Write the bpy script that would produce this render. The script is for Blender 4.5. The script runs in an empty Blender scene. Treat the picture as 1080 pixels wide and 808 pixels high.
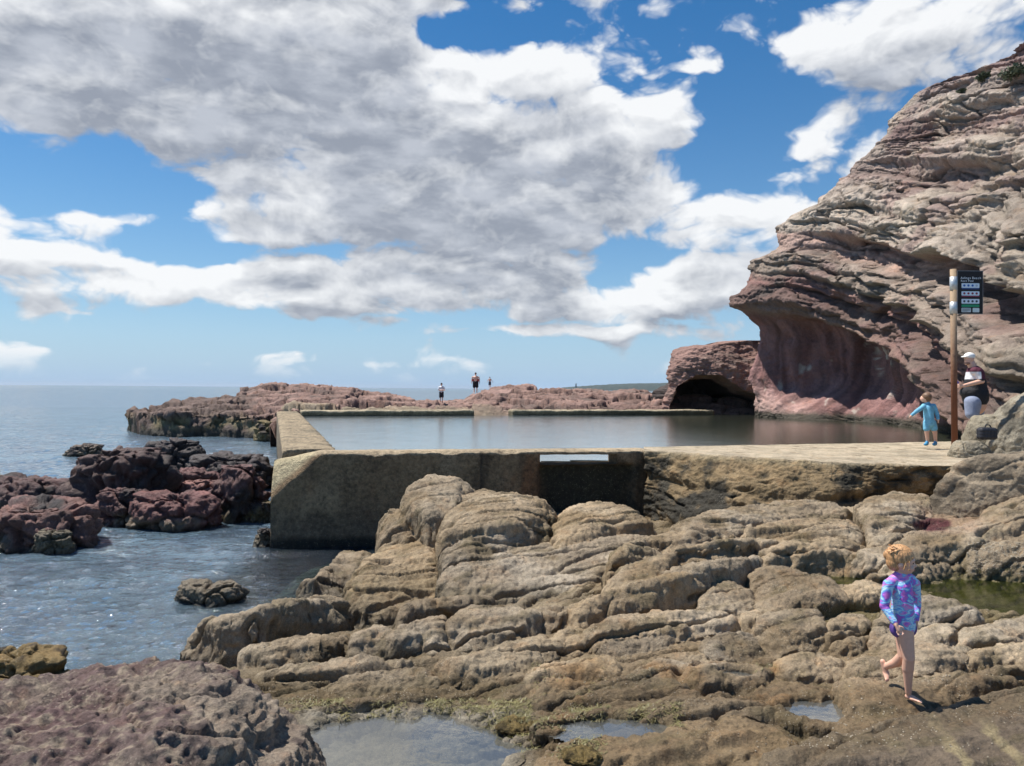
import bpy, bmesh, math, random
import numpy as np
from mathutils import Matrix, Vector, Quaternion
random.seed(7); RNG = np.random.default_rng(11)
SC = bpy.context.scene; COL = SC.collection
F = 786.0; H = 2.6
PH = math.atan(6/786); TH = math.radians(0.45)
f_ = np.array([0, math.cos(PH), math.sin(PH)]); u0 = np.array([0, -math.sin(PH), math.cos(PH)]); r0 = np.array([1.0, 0, 0])
r_ = math.cos(TH)*r0 + math.sin(TH)*u0; u_ = -math.sin(TH)*r0 + math.cos(TH)*u0
def ray(px, py): return f_ + (px-540)/F*r_ - (py-404)/F*u_
def atY(px, py, Y):
    d = ray(px, py); return np.array([0, 0, H]) + d*(Y/d[1])
def atZ(px, py, z):
    d = ray(px, py); return np.array([0, 0, H]) + d*((z-H)/d[2])
def proj(P):
    v = P - np.array([0, 0, H]); w = v@f_
    return 540 + F*(v@r_)/w, 404 - F*(v@u_)/w

# ---------- noise ----------
_p = np.random.default_rng(5).permutation(256); PERM = np.concatenate([_p, _p, _p]).astype(np.int32)
_g = np.random.default_rng(6).normal(size=(256, 3)); GR = (_g/np.linalg.norm(_g, axis=1)[:, None]).astype(np.float32)
def pn(x, y, z):
    x, y, z = np.broadcast_arrays(*(np.asarray(a, np.float32) for a in (x, y, z)))
    xi = np.floor(x).astype(np.int32); yi = np.floor(y).astype(np.int32); zi = np.floor(z).astype(np.int32)
    xf = x-xi; yf = y-yi; zf = z-zi
    u = xf*xf*xf*(xf*(xf*6-15)+10); v = yf*yf*yf*(yf*(yf*6-15)+10); w = zf*zf*zf*(zf*(zf*6-15)+10)
    xi &= 255; yi &= 255; zi &= 255
    def g(i, j, k):
        h = PERM[PERM[PERM[xi+i]+yi+j]+zi+k]; G = GR[h]
        return G[..., 0]*(xf-i)+G[..., 1]*(yf-j)+G[..., 2]*(zf-k)
    a = g(0,0,0)+u*(g(1,0,0)-g(0,0,0)); b = g(0,1,0)+u*(g(1,1,0)-g(0,1,0))
    c = g(0,0,1)+u*(g(1,0,1)-g(0,0,1)); d = g(0,1,1)+u*(g(1,1,1)-g(0,1,1))
    e = a+v*(b-a); h2 = c+v*(d-c)
    return (e+w*(h2-e))*1.5
def fbm(P, f=1.0, o=4, g=.5, off=0.0, st=(1, 1, 1)):
    r = 0; a = 1; n = 0
    for i in range(o):
        r = r + a*pn(P[..., 0]*f*st[0]+off, P[..., 1]*f*st[1]+off*1.7, P[..., 2]*f*st[2]-off); n += a; a *= g; f *= 2.07; off += 13.1
    return r/n
def ridg(P, f=1.0, o=3, off=0.0, st=(1, 1, 1)):
    r = 0; a = 1; n = 0
    for i in range(o):
        r = r + a*(1-2.2*np.abs(pn(P[..., 0]*f*st[0]+off, P[..., 1]*f*st[1]+off, P[..., 2]*f*st[2]+off))); n += a; a *= .5; f *= 2.03; off += 7.7
    return r/n
def worley(P, f=1.0, off=0):
    Q = P*f+off*3.3; I = np.floor(Q).astype(np.int32); Fr = (Q-I).astype(np.float32); f1 = np.full(P.shape[:-1], 9., np.float32); f2 = f1.copy(); hid = np.zeros(P.shape[:-1], np.int32)
    for i in (-1, 0, 1):
        for j in (-1, 0, 1):
            for k in (-1, 0, 1):
                h = PERM[PERM[PERM[(I[..., 0]+i) & 255]+((I[..., 1]+j) & 255)]+((I[..., 2]+k) & 255)]
                d = (i+h/256.-Fr[..., 0])**2+(j+PERM[h+1]/256.-Fr[..., 1])**2+(k+PERM[h+77]/256.-Fr[..., 2])**2
                c = d < f1; f2 = np.where(c, f1, np.minimum(f2, d)); hid = np.where(c, h, hid); f1 = np.where(c, d, f1)
    return np.sqrt(f1), np.sqrt(f2), PERM[hid+31]/255.
def ss(a, b, x): t = np.clip((x-a)/(b-a), 0, 1); return t*t*(3-2*t)
def mixc(c, col, w): return c*(1-w[..., None])+np.array(col, dtype=float)*w[..., None]

# ---------- object helpers ----------
def tag(o, label=None, cat=None, group=None, kind=None):
    if label: o['label'] = label
    if cat: o['category'] = cat
    if group: o['group'] = group
    if kind: o['kind'] = kind
    return o
def empty(name, loc, label=None, cat=None, group=None):
    o = bpy.data.objects.new(name, None); COL.objects.link(o); o.location = loc; o.empty_display_size = .1
    return tag(o, label, cat, group)
def link(name, me, mat, parent=None, origin=None, smooth=True):
    me.materials.clear(); me.materials.append(mat)
    if smooth: me.polygons.foreach_set('use_smooth', np.ones(len(me.polygons), bool))
    o = bpy.data.objects.new(name, me); COL.objects.link(o)
    if parent is not None:
        o.parent = parent
        if origin is None: me.transform(Matrix.Translation(-Vector(parent.get('_o', parent.location))))
    if origin is not None:
        ov = Vector(origin); me.transform(Matrix.Translation(-ov))
        o.location = ov - (parent.location if parent is not None else Vector())
    return o
def npmesh(name, V, Fq, col=None, attrs=None):
    V = np.ascontiguousarray(V, np.float32).reshape(-1, 3); Fq = np.ascontiguousarray(Fq, np.int32)
    n, k = Fq.shape; me = bpy.data.meshes.new(name)
    me.vertices.add(len(V)); me.vertices.foreach_set('co', V.ravel())
    me.loops.add(n*k); me.loops.foreach_set('vertex_index', Fq.ravel())
    me.polygons.add(n); me.polygons.foreach_set('loop_start', np.arange(0, n*k, k, dtype=np.int32))
    me.update(calc_edges=True)
    if col is not None:
        a = me.attributes.new('Col', 'FLOAT_COLOR', 'POINT')
        c = np.ones((len(V), 4), np.float32); c[:, :3] = np.clip(col.reshape(-1, 3), 0, 1); a.data.foreach_set('color', c.ravel())
    for k2, v in (attrs or {}).items():
        a = me.attributes.new(k2, 'FLOAT', 'POINT'); a.data.foreach_set('value', np.ascontiguousarray(v, np.float32).ravel())
    return me
def gridF(nr, nc, mask=None, flip=False):
    i = np.arange(nr*nc).reshape(nr, nc)
    q = np.stack([i[:-1, :-1], i[:-1, 1:], i[1:, 1:], i[1:, :-1]], -1)
    if flip: q = q[..., ::-1]
    if mask is not None: return q[mask]
    return q.reshape(-1, 4)
def respace(Yv, Zv, k0, half=21):
    """slide the points of every column of a height field so that they are evenly spaced along its length"""
    nr, nc = Yv.shape; seg = np.hypot(np.diff(Yv, axis=0), np.diff(Zv, axis=0))/(k0+Yv[1:]); n = 2*half+1; kern = np.hanning(n+2)[1:-1]; kern /= kern.sum(); pad = np.pad(seg, ((0, 0), (half, half)), mode='edge')
    seg = sum(kern[i]*pad[:, i:i+nc] for i in range(n)); arc = np.concatenate([np.zeros((1, nc)), np.cumsum(seg, axis=0)]); Y2 = np.empty_like(Yv); Z2 = np.empty_like(Zv)
    for j in range(nc): a = arc[:, j]; q = np.linspace(0, a[-1], nr); Y2[:, j] = np.interp(q, a, Yv[:, j]); Z2[:, j] = np.interp(q, a, Zv[:, j])
    return Y2, Z2
def gnorm(P):
    a = np.gradient(P, axis=1); b = np.gradient(P, axis=0)
    n = np.cross(a, b); return n/np.maximum(np.linalg.norm(n, axis=-1, keepdims=True), 1e-9)

# ---------- materials ----------
def newmat(name):
    m = bpy.data.materials.new(name); m.use_nodes = True; nt = m.node_tree
    return m, nt, nt.nodes['Principled BSDF'], nt.nodes['Material Output']
def N(nt, typ, **kw):
    n = nt.nodes.new(typ)
    for k, v in kw.items():
        if k.startswith('i_'):
            kk = k[2:]; n.inputs[int(kk) if kk.isdigit() else kk.replace('_', ' ')].default_value = v
        else: setattr(n, k, v)
    return n
def L(nt, a, b): nt.links.new(a, b)
def mathn(nt, op, a, b=None, c=None, clamp=False):
    n = nt.nodes.new('ShaderNodeMath'); n.operation = op; n.use_clamp = clamp
    for i, v in enumerate((a, b, c)):
        if v is None: continue
        if isinstance(v, (int, float)): n.inputs[i].default_value = v
        else: nt.links.new(v, n.inputs[i])
    return n.outputs[0]
def mixrgb(nt, fac, a, b, blend='MIX'):
    n = nt.nodes.new('ShaderNodeMix'); n.data_type = 'RGBA'; n.blend_type = blend
    for i, v in ((0, fac), (6, a), (7, b)):
        if isinstance(v, (int, float)): n.inputs[i].default_value = v
        elif isinstance(v, tuple): n.inputs[i].default_value = v if len(v) == 4 else (*v, 1)
        else: nt.links.new(v, n.inputs[i])
    return n.outputs[2]
def maprange(nt, v, a, b, c=0, d=1, smooth=True):
    n = nt.nodes.new('ShaderNodeMapRange'); n.interpolation_type = 'SMOOTHSTEP' if smooth else 'LINEAR'
    nt.links.new(v, n.inputs[0]); n.inputs[1].default_value = a; n.inputs[2].default_value = b; n.inputs[3].default_value = c; n.inputs[4].default_value = d
    return n.outputs[0]
def noise(nt, co, scale, detail=4, rough=.6, dist=0):
    n = nt.nodes.new('ShaderNodeTexNoise'); n.inputs['Scale'].default_value = scale; n.inputs['Detail'].default_value = detail
    n.inputs['Roughness'].default_value = rough; n.inputs['Distortion'].default_value = dist
    if co is not None: nt.links.new(co, n.inputs['Vector'])
    return n.outputs[0]
def bumpn(nt, h, dist, strength=1, prev=None):
    n = nt.nodes.new('ShaderNodeBump'); n.inputs['Distance'].default_value = dist; n.inputs['Strength'].default_value = strength
    nt.links.new(h, n.inputs['Height'])
    if prev is not None: nt.links.new(prev, n.inputs['Normal'])
    return n.outputs[0]
def rockmat(name, s=1.0, speck=.5, speckcol=(.5, .44, .34), var=.55, bump=.012, pits=.5, rough=.85, speckscale=60):
    """s: feature scale multiplier (1 = foreground, <1 = far away rock). colour comes from the rock's own colour attribute"""
    m, nt, bs, out = newmat(name)
    at = N(nt, 'ShaderNodeAttribute', attribute_name='Col'); wet = N(nt, 'ShaderNodeAttribute', attribute_name='wet')
    tc = N(nt, 'ShaderNodeTexCoord').outputs['Object']
    n1 = noise(nt, tc, 2.3*s, 6, .65); n2 = noise(nt, tc, 17*s, 6, .7); n3 = noise(nt, tc, 70*s, 4, .7)
    v = mathn(nt, 'MULTIPLY_ADD', maprange(nt, n1, .3, .7, -1, 1, False), var*.45, 1)
    v = mathn(nt, 'MULTIPLY_ADD', maprange(nt, n2, .3, .7, -1, 1, False), var*.5, v)
    v = mathn(nt, 'MULTIPLY_ADD', maprange(nt, n3, .3, .7, -1, 1, False), var*.5, v)
    c = mixrgb(nt, 1.0, at.outputs['Color'], v, 'MULTIPLY')
    # hue drift
    nh = noise(nt, tc, 5.1*s, 5, .7)
    c = mixrgb(nt, maprange(nt, nh, .5, .75, 0, .45), c, mixrgb(nt, 1, c, (1.15, .86, .62), 'MULTIPLY'))
    # lichen / barnacle specks
    vo = N(nt, 'ShaderNodeTexVoronoi'); vo.inputs['Scale'].default_value = speckscale*s; L(nt, tc, vo.inputs['Vector'])
    pres = noise(nt, tc, 3.3*s, 3, .6)
    sp = mathn(nt, 'MULTIPLY', maprange(nt, vo.outputs['Distance'], .18, .30, 1, 0), maprange(nt, pres, .45, .62, 0, speck))
    dryf = mathn(nt, 'MULTIPLY_ADD', wet.outputs['Fac'], -.7, 1.0)
    sp = mathn(nt, 'MULTIPLY', sp, dryf)
    c = mixrgb(nt, sp, c, speckcol)
    L(nt, c, bs.inputs['Base Color'])
    rg = mathn(nt, 'MULTIPLY_ADD', wet.outputs['Fac'], -(rough-.32), rough); L(nt, rg, bs.inputs['Roughness'])
    bs.inputs['Specular IOR Level'].default_value = .35
    # bumps
    vp = N(nt, 'ShaderNodeTexVoronoi', feature='SMOOTH_F1'); vp.inputs['Scale'].default_value = 26*s; L(nt, tc, vp.inputs['Vector'])
    nd = noise(nt, tc, 9*s, 8, .72, .3)
    b = bumpn(nt, nd, bump*5/s, .8)
    b = bumpn(nt, vp.outputs['Distance'], bump*pits*1.6/s, .8, b)
    b = bumpn(nt, n3, bump*.9/s, .9, b)
    L(nt, b, bs.inputs['Normal'])
    return m
def plain(name, col, rough=.6, var=.15, scale=30, metal=0, bump=0, bscale=200, sss=0):
    m, nt, bs, out = newmat(name); tc = N(nt, 'ShaderNodeTexCoord').outputs['Object']
    n1 = noise(nt, tc, scale, 5, .6); v = maprange(nt, n1, .3, .7, 1-var, 1+var, False)
    L(nt, mixrgb(nt, 1, (*col, 1), v, 'MULTIPLY'), bs.inputs['Base Color']); bs.inputs['Roughness'].default_value = rough; bs.inputs['Metallic'].default_value = metal
    if bump: L(nt, bumpn(nt, noise(nt, tc, bscale, 4), bump), bs.inputs['Normal'])
    if sss: bs.inputs['Subsurface Weight'].default_value = sss; bs.inputs['Subsurface Radius'].default_value = (.01, .004, .002); bs.inputs['Subsurface Scale'].default_value = 1
    return m

# ---------- camera ----------
cam = bpy.data.cameras.new('Camera'); cam.sensor_width = 36; cam.lens = F/1080*36; cam.clip_start = .05; cam.clip_end = 60000
co = bpy.data.objects.new('Camera', cam); COL.objects.link(co); SC.camera = co
co.matrix_world = Matrix(((r_[0], u_[0], -f_[0], 0), (r_[1], u_[1], -f_[1], 0), (r_[2], u_[2], -f_[2], H), (0, 0, 0, 1)))

# ---------- light and sky ----------
SUN_EL = math.radians(64); SUN_AZ = math.radians(-72)   # azimuth from +Y (view direction) towards +X
sd = Vector((math.sin(SUN_AZ)*math.cos(SUN_EL), math.cos(SUN_AZ)*math.cos(SUN_EL), math.sin(SUN_EL)))
sun = bpy.data.lights.new('Sun', 'SUN'); sun.energy = 5.0; sun.angle = math.radians(.6); sun.color = (1, .95, .87)
so = bpy.data.objects.new('Sun', sun); COL.objects.link(so); so.rotation_euler = sd.to_track_quat('Z', 'Y').to_euler(); so.location = (0, 0, 50)
W = bpy.data.worlds.new('World'); SC.world = W; W.use_nodes = True; nt = W.node_tree; nt.nodes.clear()
wo = N(nt, 'ShaderNodeOutputWorld'); sky = N(nt, 'ShaderNodeTexSky', sky_type='NISHITA', sun_disc=False, sun_elevation=SUN_EL, sun_rotation=SUN_AZ)
sky.altitude = 0; sky.air_density = 1.0; sky.dust_density = .05; sky.ozone_density = 2.0
bg1 = N(nt, 'ShaderNodeBackground'); bg1.inputs[1].default_value = .085
hs = N(nt, 'ShaderNodeHueSaturation'); hs.inputs['Saturation'].default_value = 1.38; L(nt, sky.outputs[0], hs.inputs['Color']); L(nt, hs.outputs[0], bg1.inputs[0])
tcw = N(nt, 'ShaderNodeTexCoord').outputs['Generated']
sx = N(nt, 'ShaderNodeSeparateXYZ'); L(nt, tcw, sx.inputs[0])
az = mathn(nt, 'ARCTAN2', sx.outputs[0], sx.outputs[1]); el = mathn(nt, 'ARCSINE', sx.outputs[2])
cmb = N(nt, 'ShaderNodeCombineXYZ'); L(nt, az, cmb.inputs[0]); L(nt, el, cmb.inputs[1]); UV = cmb.outputs[0]
BL = [(60,40,150,80,1.1),(190,70,190,80,1.25),(350,60,150,90,1.3),(210,5,260,45,1.1),(445,8,75,13,.8),(560,90,95,36,1.0),(670,118,85,24,.9),(430,130,160,60,1.25),(590,160,110,60,1.1),(620,215,115,60,1.05),
      (470,215,170,60,1.25),(255,188,105,24,1.0),(110,232,85,11,.9),(290,228,140,26,1.0),(60,268,110,14,.9),(190,290,110,26,1.0),(330,318,90,22,1.0),(320,285,110,26,1.0),(560,265,90,50,1.05),(440,290,120,38,1.1),(395,345,30,8,.7),
      (775,232,78,28,1.0),(660,320,125,26,1.05),(735,300,80,34,1.05),(600,350,150,11,.95),(868,132,60,28,.72),(848,178,45,10,.6),(955,35,125,48,1.0),(715,74,52,9,.62),(40,323,60,5,.5),
      (790,22,40,16,.4),(250,372,130,5,.36),(470,382,160,5,.3),(60,385,80,4,.3),(700,345,110,16,.75),(500,350,60,7,.6),(740,130,20,16,.35),
      (1350,120,260,120,1),(1500,300,300,60,.9),(-350,150,300,120,1),(-500,330,300,40,.9),(300,-260,500,170,1.05),(1000,-350,350,120,.9)]
g = bpy.data.node_groups.new('CloudDensity', 'ShaderNodeTree')
g.interface.new_socket('UV', in_out='INPUT', socket_type='NodeSocketVector'); g.interface.new_socket('D', in_out='OUTPUT', socket_type='NodeSocketFloat'); g.interface.new_socket('A', in_out='OUTPUT', socket_type='NodeSocketFloat')
gi = g.nodes.new('NodeGroupInput'); go = g.nodes.new('NodeGroupOutput')
def vm(nt, op, a, b):
    n = nt.nodes.new('ShaderNodeVectorMath'); n.operation = op
    for i, v in enumerate((a, b)):
        if v is None: continue
        if isinstance(v, tuple): n.inputs[i].default_value = v
        else: nt.links.new(v, n.inputs[i])
    return n
# elevation is stretched near the horizon so that cloud layers flatten with distance
wn = N(g, 'ShaderNodeTexNoise'); wn.inputs['Scale'].default_value = 7; wn.inputs['Detail'].default_value = 3
st = vm(g, 'MULTIPLY', gi.outputs[0], (1, 2.2, 1)); L(g, st.outputs[0], wn.inputs['Vector'])
w0 = vm(g, 'SUBTRACT', wn.outputs['Color'], (.5, .5, .5)); w1 = vm(g, 'MULTIPLY', w0.outputs[0], (.16, .06, 0)); uvw = vm(g, 'ADD', gi.outputs[0], w1.outputs[0]).outputs[0]
acc = None
for (bx, by, ba, bb, bw) in BL:
    d = ray(bx, by); d = d/np.linalg.norm(d); u = math.atan2(d[0], d[1]); v = math.asin(d[2])
    s1 = vm(g, 'SUBTRACT', uvw, (u, v, 0)); s2 = vm(g, 'MULTIPLY', s1.outputs[0], (F/ba, F/bb, 0)); dt = vm(g, 'DOT_PRODUCT', s2.outputs[0], s2.outputs[0])
    e = mathn(g, 'MULTIPLY', mathn(g, 'POWER', 2.718, mathn(g, 'MULTIPLY', mathn(g, 'POWER', dt.outputs['Value'], 1.4), -.8)), bw)
    acc = e if acc is None else mathn(g, 'SMOOTH_MAX', acc, e, .12)
for (bx, by, ba, bb, bw) in [(65, 190, 115, 30, .95), (215, 262, 80, 9, .6), (475, 35, 62, 13, .8), (655, 262, 42, 17, .8), (815, 90, 42, 60, .5), (120, 350, 300, 16, .5)]:   # open blue gaps
    d = ray(bx, by); d = d/np.linalg.norm(d); u = math.atan2(d[0], d[1]); v = math.asin(d[2])
    s1 = vm(g, 'SUBTRACT', uvw, (u, v, 0)); s2 = vm(g, 'MULTIPLY', s1.outputs[0], (F/ba, F/bb, 0)); dt = vm(g, 'DOT_PRODUCT', s2.outputs[0], s2.outputs[0])
    acc = mathn(g, 'SUBTRACT', acc, mathn(g, 'MULTIPLY', mathn(g, 'POWER', 2.718, mathn(g, 'MULTIPLY', mathn(g, 'POWER', dt.outputs['Value'], 1.4), -.8)), bw))
n1 = N(g, 'ShaderNodeTexNoise'); n1.inputs['Scale'].default_value = 8; n1.inputs['Detail'].default_value = 9; n1.inputs['Roughness'].default_value = .52; n1.inputs['Distortion'].default_value = .25
st2 = vm(g, 'MULTIPLY', gi.outputs[0], (1, 1.45, 1)); L(g, st2.outputs[0], n1.inputs['Vector'])
v1 = N(g, 'ShaderNodeTexVoronoi'); v1.inputs['Scale'].default_value = 13; v1.inputs['Detail'].default_value = 3.0; v1.inputs['Roughness'].default_value = .5; v1.inputs['Lacunarity'].default_value = 2.3
wv = vm(g, 'ADD', st2.outputs[0], vm(g, 'MULTIPLY', w0.outputs[0], (.10, .10, 0)).outputs[0]); L(g, wv.outputs[0], v1.inputs['Vector'])
dd = mathn(g, 'MULTIPLY_ADD', mathn(g, 'SUBTRACT', n1.outputs[0], .5), 1.25, acc); dd = mathn(g, 'MULTIPLY_ADD', mathn(g, 'SUBTRACT', .98, v1.outputs['Distance']), .78, dd)
L(g, mathn(g, 'SUBTRACT', dd, .36), go.inputs[0]); L(g, acc, go.inputs[1])
def dens(off):
    gn = nt.nodes.new('ShaderNodeGroup'); gn.node_tree = g; L(nt, vm(nt, 'ADD', UV, (off[0], off[1], 0)).outputs[0], gn.inputs[0]); return gn.outputs[0], gn.outputs[1]
(d0, a0), (d1, a1), (d2, a2) = dens((0, 0)), dens((-.005, .016)), dens((-.012, .055))
alpha = maprange(nt, d0, -.08, .34)
horf = maprange(nt, el, .0, .05, 0, 1); alpha = mathn(nt, 'MULTIPLY', alpha, horf); alpha = mathn(nt, 'MULTIPLY', alpha, .97)
c1 = mathn(nt, 'ADD', mathn(nt, 'MULTIPLY', maprange(nt, d1, 0.1, 1.0, 0, 1), .26), mathn(nt, 'MULTIPLY', maprange(nt, d2, .0, .8, 0, 1), .34)); c1 = mathn(nt, 'MULTIPLY_ADD', maprange(nt, a2, .30, 1.05, 0, 1), .44, c1)
lit = mathn(nt, 'SUBTRACT', 1, c1)
# small scale relief: the sun-facing gradient of the density
rel = mathn(nt, 'MULTIPLY', mathn(nt, 'SUBTRACT', d0, d1), .6)
lit = mathn(nt, 'ADD', lit, rel, None, True)
gv = noise(nt, vm(nt, 'MULTIPLY', UV, (1, 2.4, 1)).outputs[0], 11, 5, .55); grey = mixrgb(nt, maprange(nt, gv, .35, .68), (.245, .27, .32), (.41, .435, .485))
cc = mixrgb(nt, lit, grey, (.73, .74, .75))
bg2 = N(nt, 'ShaderNodeBackground'); L(nt, cc, bg2.inputs[0]); bg2.inputs[1].default_value = 1.0
bg3 = N(nt, 'ShaderNodeBackground'); bg3.inputs[0].default_value = (.25, .41, .62, 1)   # sea haze low over the horizon
mh = N(nt, 'ShaderNodeMixShader'); L(nt, mathn(nt, 'MULTIPLY', mathn(nt, 'POWER', 2.718, mathn(nt, 'MULTIPLY', mathn(nt, 'MAXIMUM', el, 0), -7.0)), .93), mh.inputs[0]); L(nt, bg1.outputs[0], mh.inputs[1]); L(nt, bg3.outputs[0], mh.inputs[2])
mx = N(nt, 'ShaderNodeMixShader'); L(nt, alpha, mx.inputs[0]); L(nt, mh.outputs[0], mx.inputs[1]); L(nt, bg2.outputs[0], mx.inputs[2]); L(nt, mx.outputs[0], wo.inputs[0])
W.cycles.sampling_method = 'MANUAL'; W.cycles.sample_map_resolution = 512
SC.view_settings.view_transform = 'Standard'; SC.view_settings.look = 'None'; SC.view_settings.exposure = .40; SC.view_settings.gamma = 1
SC.render.engine = 'CYCLES'
try: SC.cycles.max_bounces = 6; SC.cycles.diffuse_bounces = 2; SC.cycles.transparent_max_bounces = 12; SC.cycles.caustics_reflective = False; SC.cycles.caustics_refractive = False
except Exception: pass
# ================= foreground rock shelf =================
NR, NC = 820, 1120
yy = 2.2*(14.0/2.2)**(np.arange(NR)/(NR-1)); tt = np.linspace(-.64, .86, NC)
Yg, Tg = np.meshgrid(yy, tt, indexing='ij'); Xg = Tg*(Yg+2.0)
base_px = [(400,790,.38),(330,800,.38),(480,770,.40),(530,800,.44),(560,780,.52),(700,790,.6),(640,770,.55),(800,800,.55),(900,790,.5),(1040,780,.5),(1080,740,.52),
(300,735,.5),(420,740,.5),(250,728,.52),(215,712,.25),(180,700,-.1),(150,690,-.4),(60,700,-.4),(600,720,.55),(700,720,.58),(800,730,.58),(850,740,.57),(900,740,.52),(1000,720,.64),
(350,690,.42),(450,690,.48),(550,690,.5),(700,690,.56),(850,700,.58),(950,690,.6),(1060,690,.64),(400,655,.1),(345,655,-.12),(310,645,-.4),(500,650,.35),(600,660,.5),(700,650,.58),(850,655,.6),
(900,640,.6),(950,632,.58),(1020,628,.5),(1060,630,.5),(1000,612,.55),(1070,612,.55),(930,612,.62),(420,620,.15),(550,620,.35),(650,610,.6),(800,620,.62),(870,610,.62),
(450,570,.4),(350,600,-.2),(300,600,-.8),(560,570,.45),(700,580,.75),(800,580,.75),(920,580,.8),(1000,580,.9),(1070,560,1.05),(600,545,.5),(800,540,.85),(900,540,.9),(980,540,.98),(1060,530,1.1)]
Bp = np.array([[*atZ(a, b, c)[:2], c] for a, b, c in base_px])
Bw = np.array([(-3,10.5,-1.2),(-1,11,-.7),(0,11.2,-.4),(1,11.6,.0),(2,11.6,.4),(4,10.9,.75),(6,10.3,.95),(8,11,1.2),(10,12.5,1.45),(-4,8,-1),(-5,6.5,-1),(-4,5,-.6),(-3,5,-.3),(-7,10,-1.5),(-8,13,-1.5),(-3.5,12.5,-1.3),
(0,2.2,.6),(-1,2.4,.4),(-2.2,3,.2),(2,2.4,.6),(3.5,3,.75),(7,5,.95),(7,7,1.2),(9,9,1.7),(11,12,2)])
Ba = np.vstack([Bp, Bw])
num = np.zeros_like(Xg); den = np.zeros_like(Xg)
for bx, by, bz in Ba:
    w = 1/(((Xg-bx)**2+(Yg-by)**2)+.02)**1.7; num += w*bz; den += w
Z = num/den
P0 = np.stack([Xg, Yg, Z*0], -1)
wx = .05*fbm(P0, 2.1, 3, off=3)+.022*fbm(P0, 8, 3, off=31); wy = .10*fbm(P0, 1.7, 3, off=9)+.05*fbm(P0, 7, 3, off=19)
Xw = Xg+wx*1.6; Yw = Yg+wy; Sw = Xw/Yw
LID = np.zeros_like(Z); NL = [0]
def lobe(bot, top, zf, zt, bk=.3, pw=.66, ep=7.0, drop=.17):
    global Z
    if not isinstance(zf, (list, tuple)): zf = [zf]*len(bot)
    if not isinstance(zt, (list, tuple)): zt = [zt]*len(top)
    B = np.array([[*atZ(a, b, z)[:2], z] for (a, b), z in zip(bot, zf)]); T = np.array([[*atZ(a, b, z)[:2], z] for (a, b), z in zip(top, zt)])
    sb = B[:, 0]/B[:, 1]; st_ = T[:, 0]/T[:, 1]; s0 = min(sb[0], st_[0]); s1 = max(sb[-1], st_[-1])
    m = (Sw > s0-.002) & (Sw < s1+.002) & (Yw > B[:, 1].min()-.4) & (Yw < T[:, 1].max()+.9)
    s = Sw[m]; y = Yw[m]
    yf = np.interp(s, sb, B[:, 1]); zf_ = np.interp(s, sb, B[:, 2]); yb = np.interp(s, st_, T[:, 1]); zb = np.interp(s, st_, T[:, 2])
    yb = np.maximum(yb, yf+.10); t = (y-yf)/(yb-yf)
    q = np.abs(2*(s-(s0+s1)/2)/(s1-s0)); e = np.sqrt(np.clip(1-q**ep, 0, 1))
    h = zf_+(zb-zf_)*np.sin(np.pi/2*np.clip(t, 0, 1))**pw
    h = np.where(t < 0, zf_+(y-yf)*3.5, h); h = np.where(t > 1, zb-((y-yb)/bk)**2*.16, h)
    h = h-(1-e)*drop
    NL[0] += 1; li = LID[m]; li[h > Z[m]] = NL[0]; LID[m] = li; Z[m] = np.maximum(Z[m], h)
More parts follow.
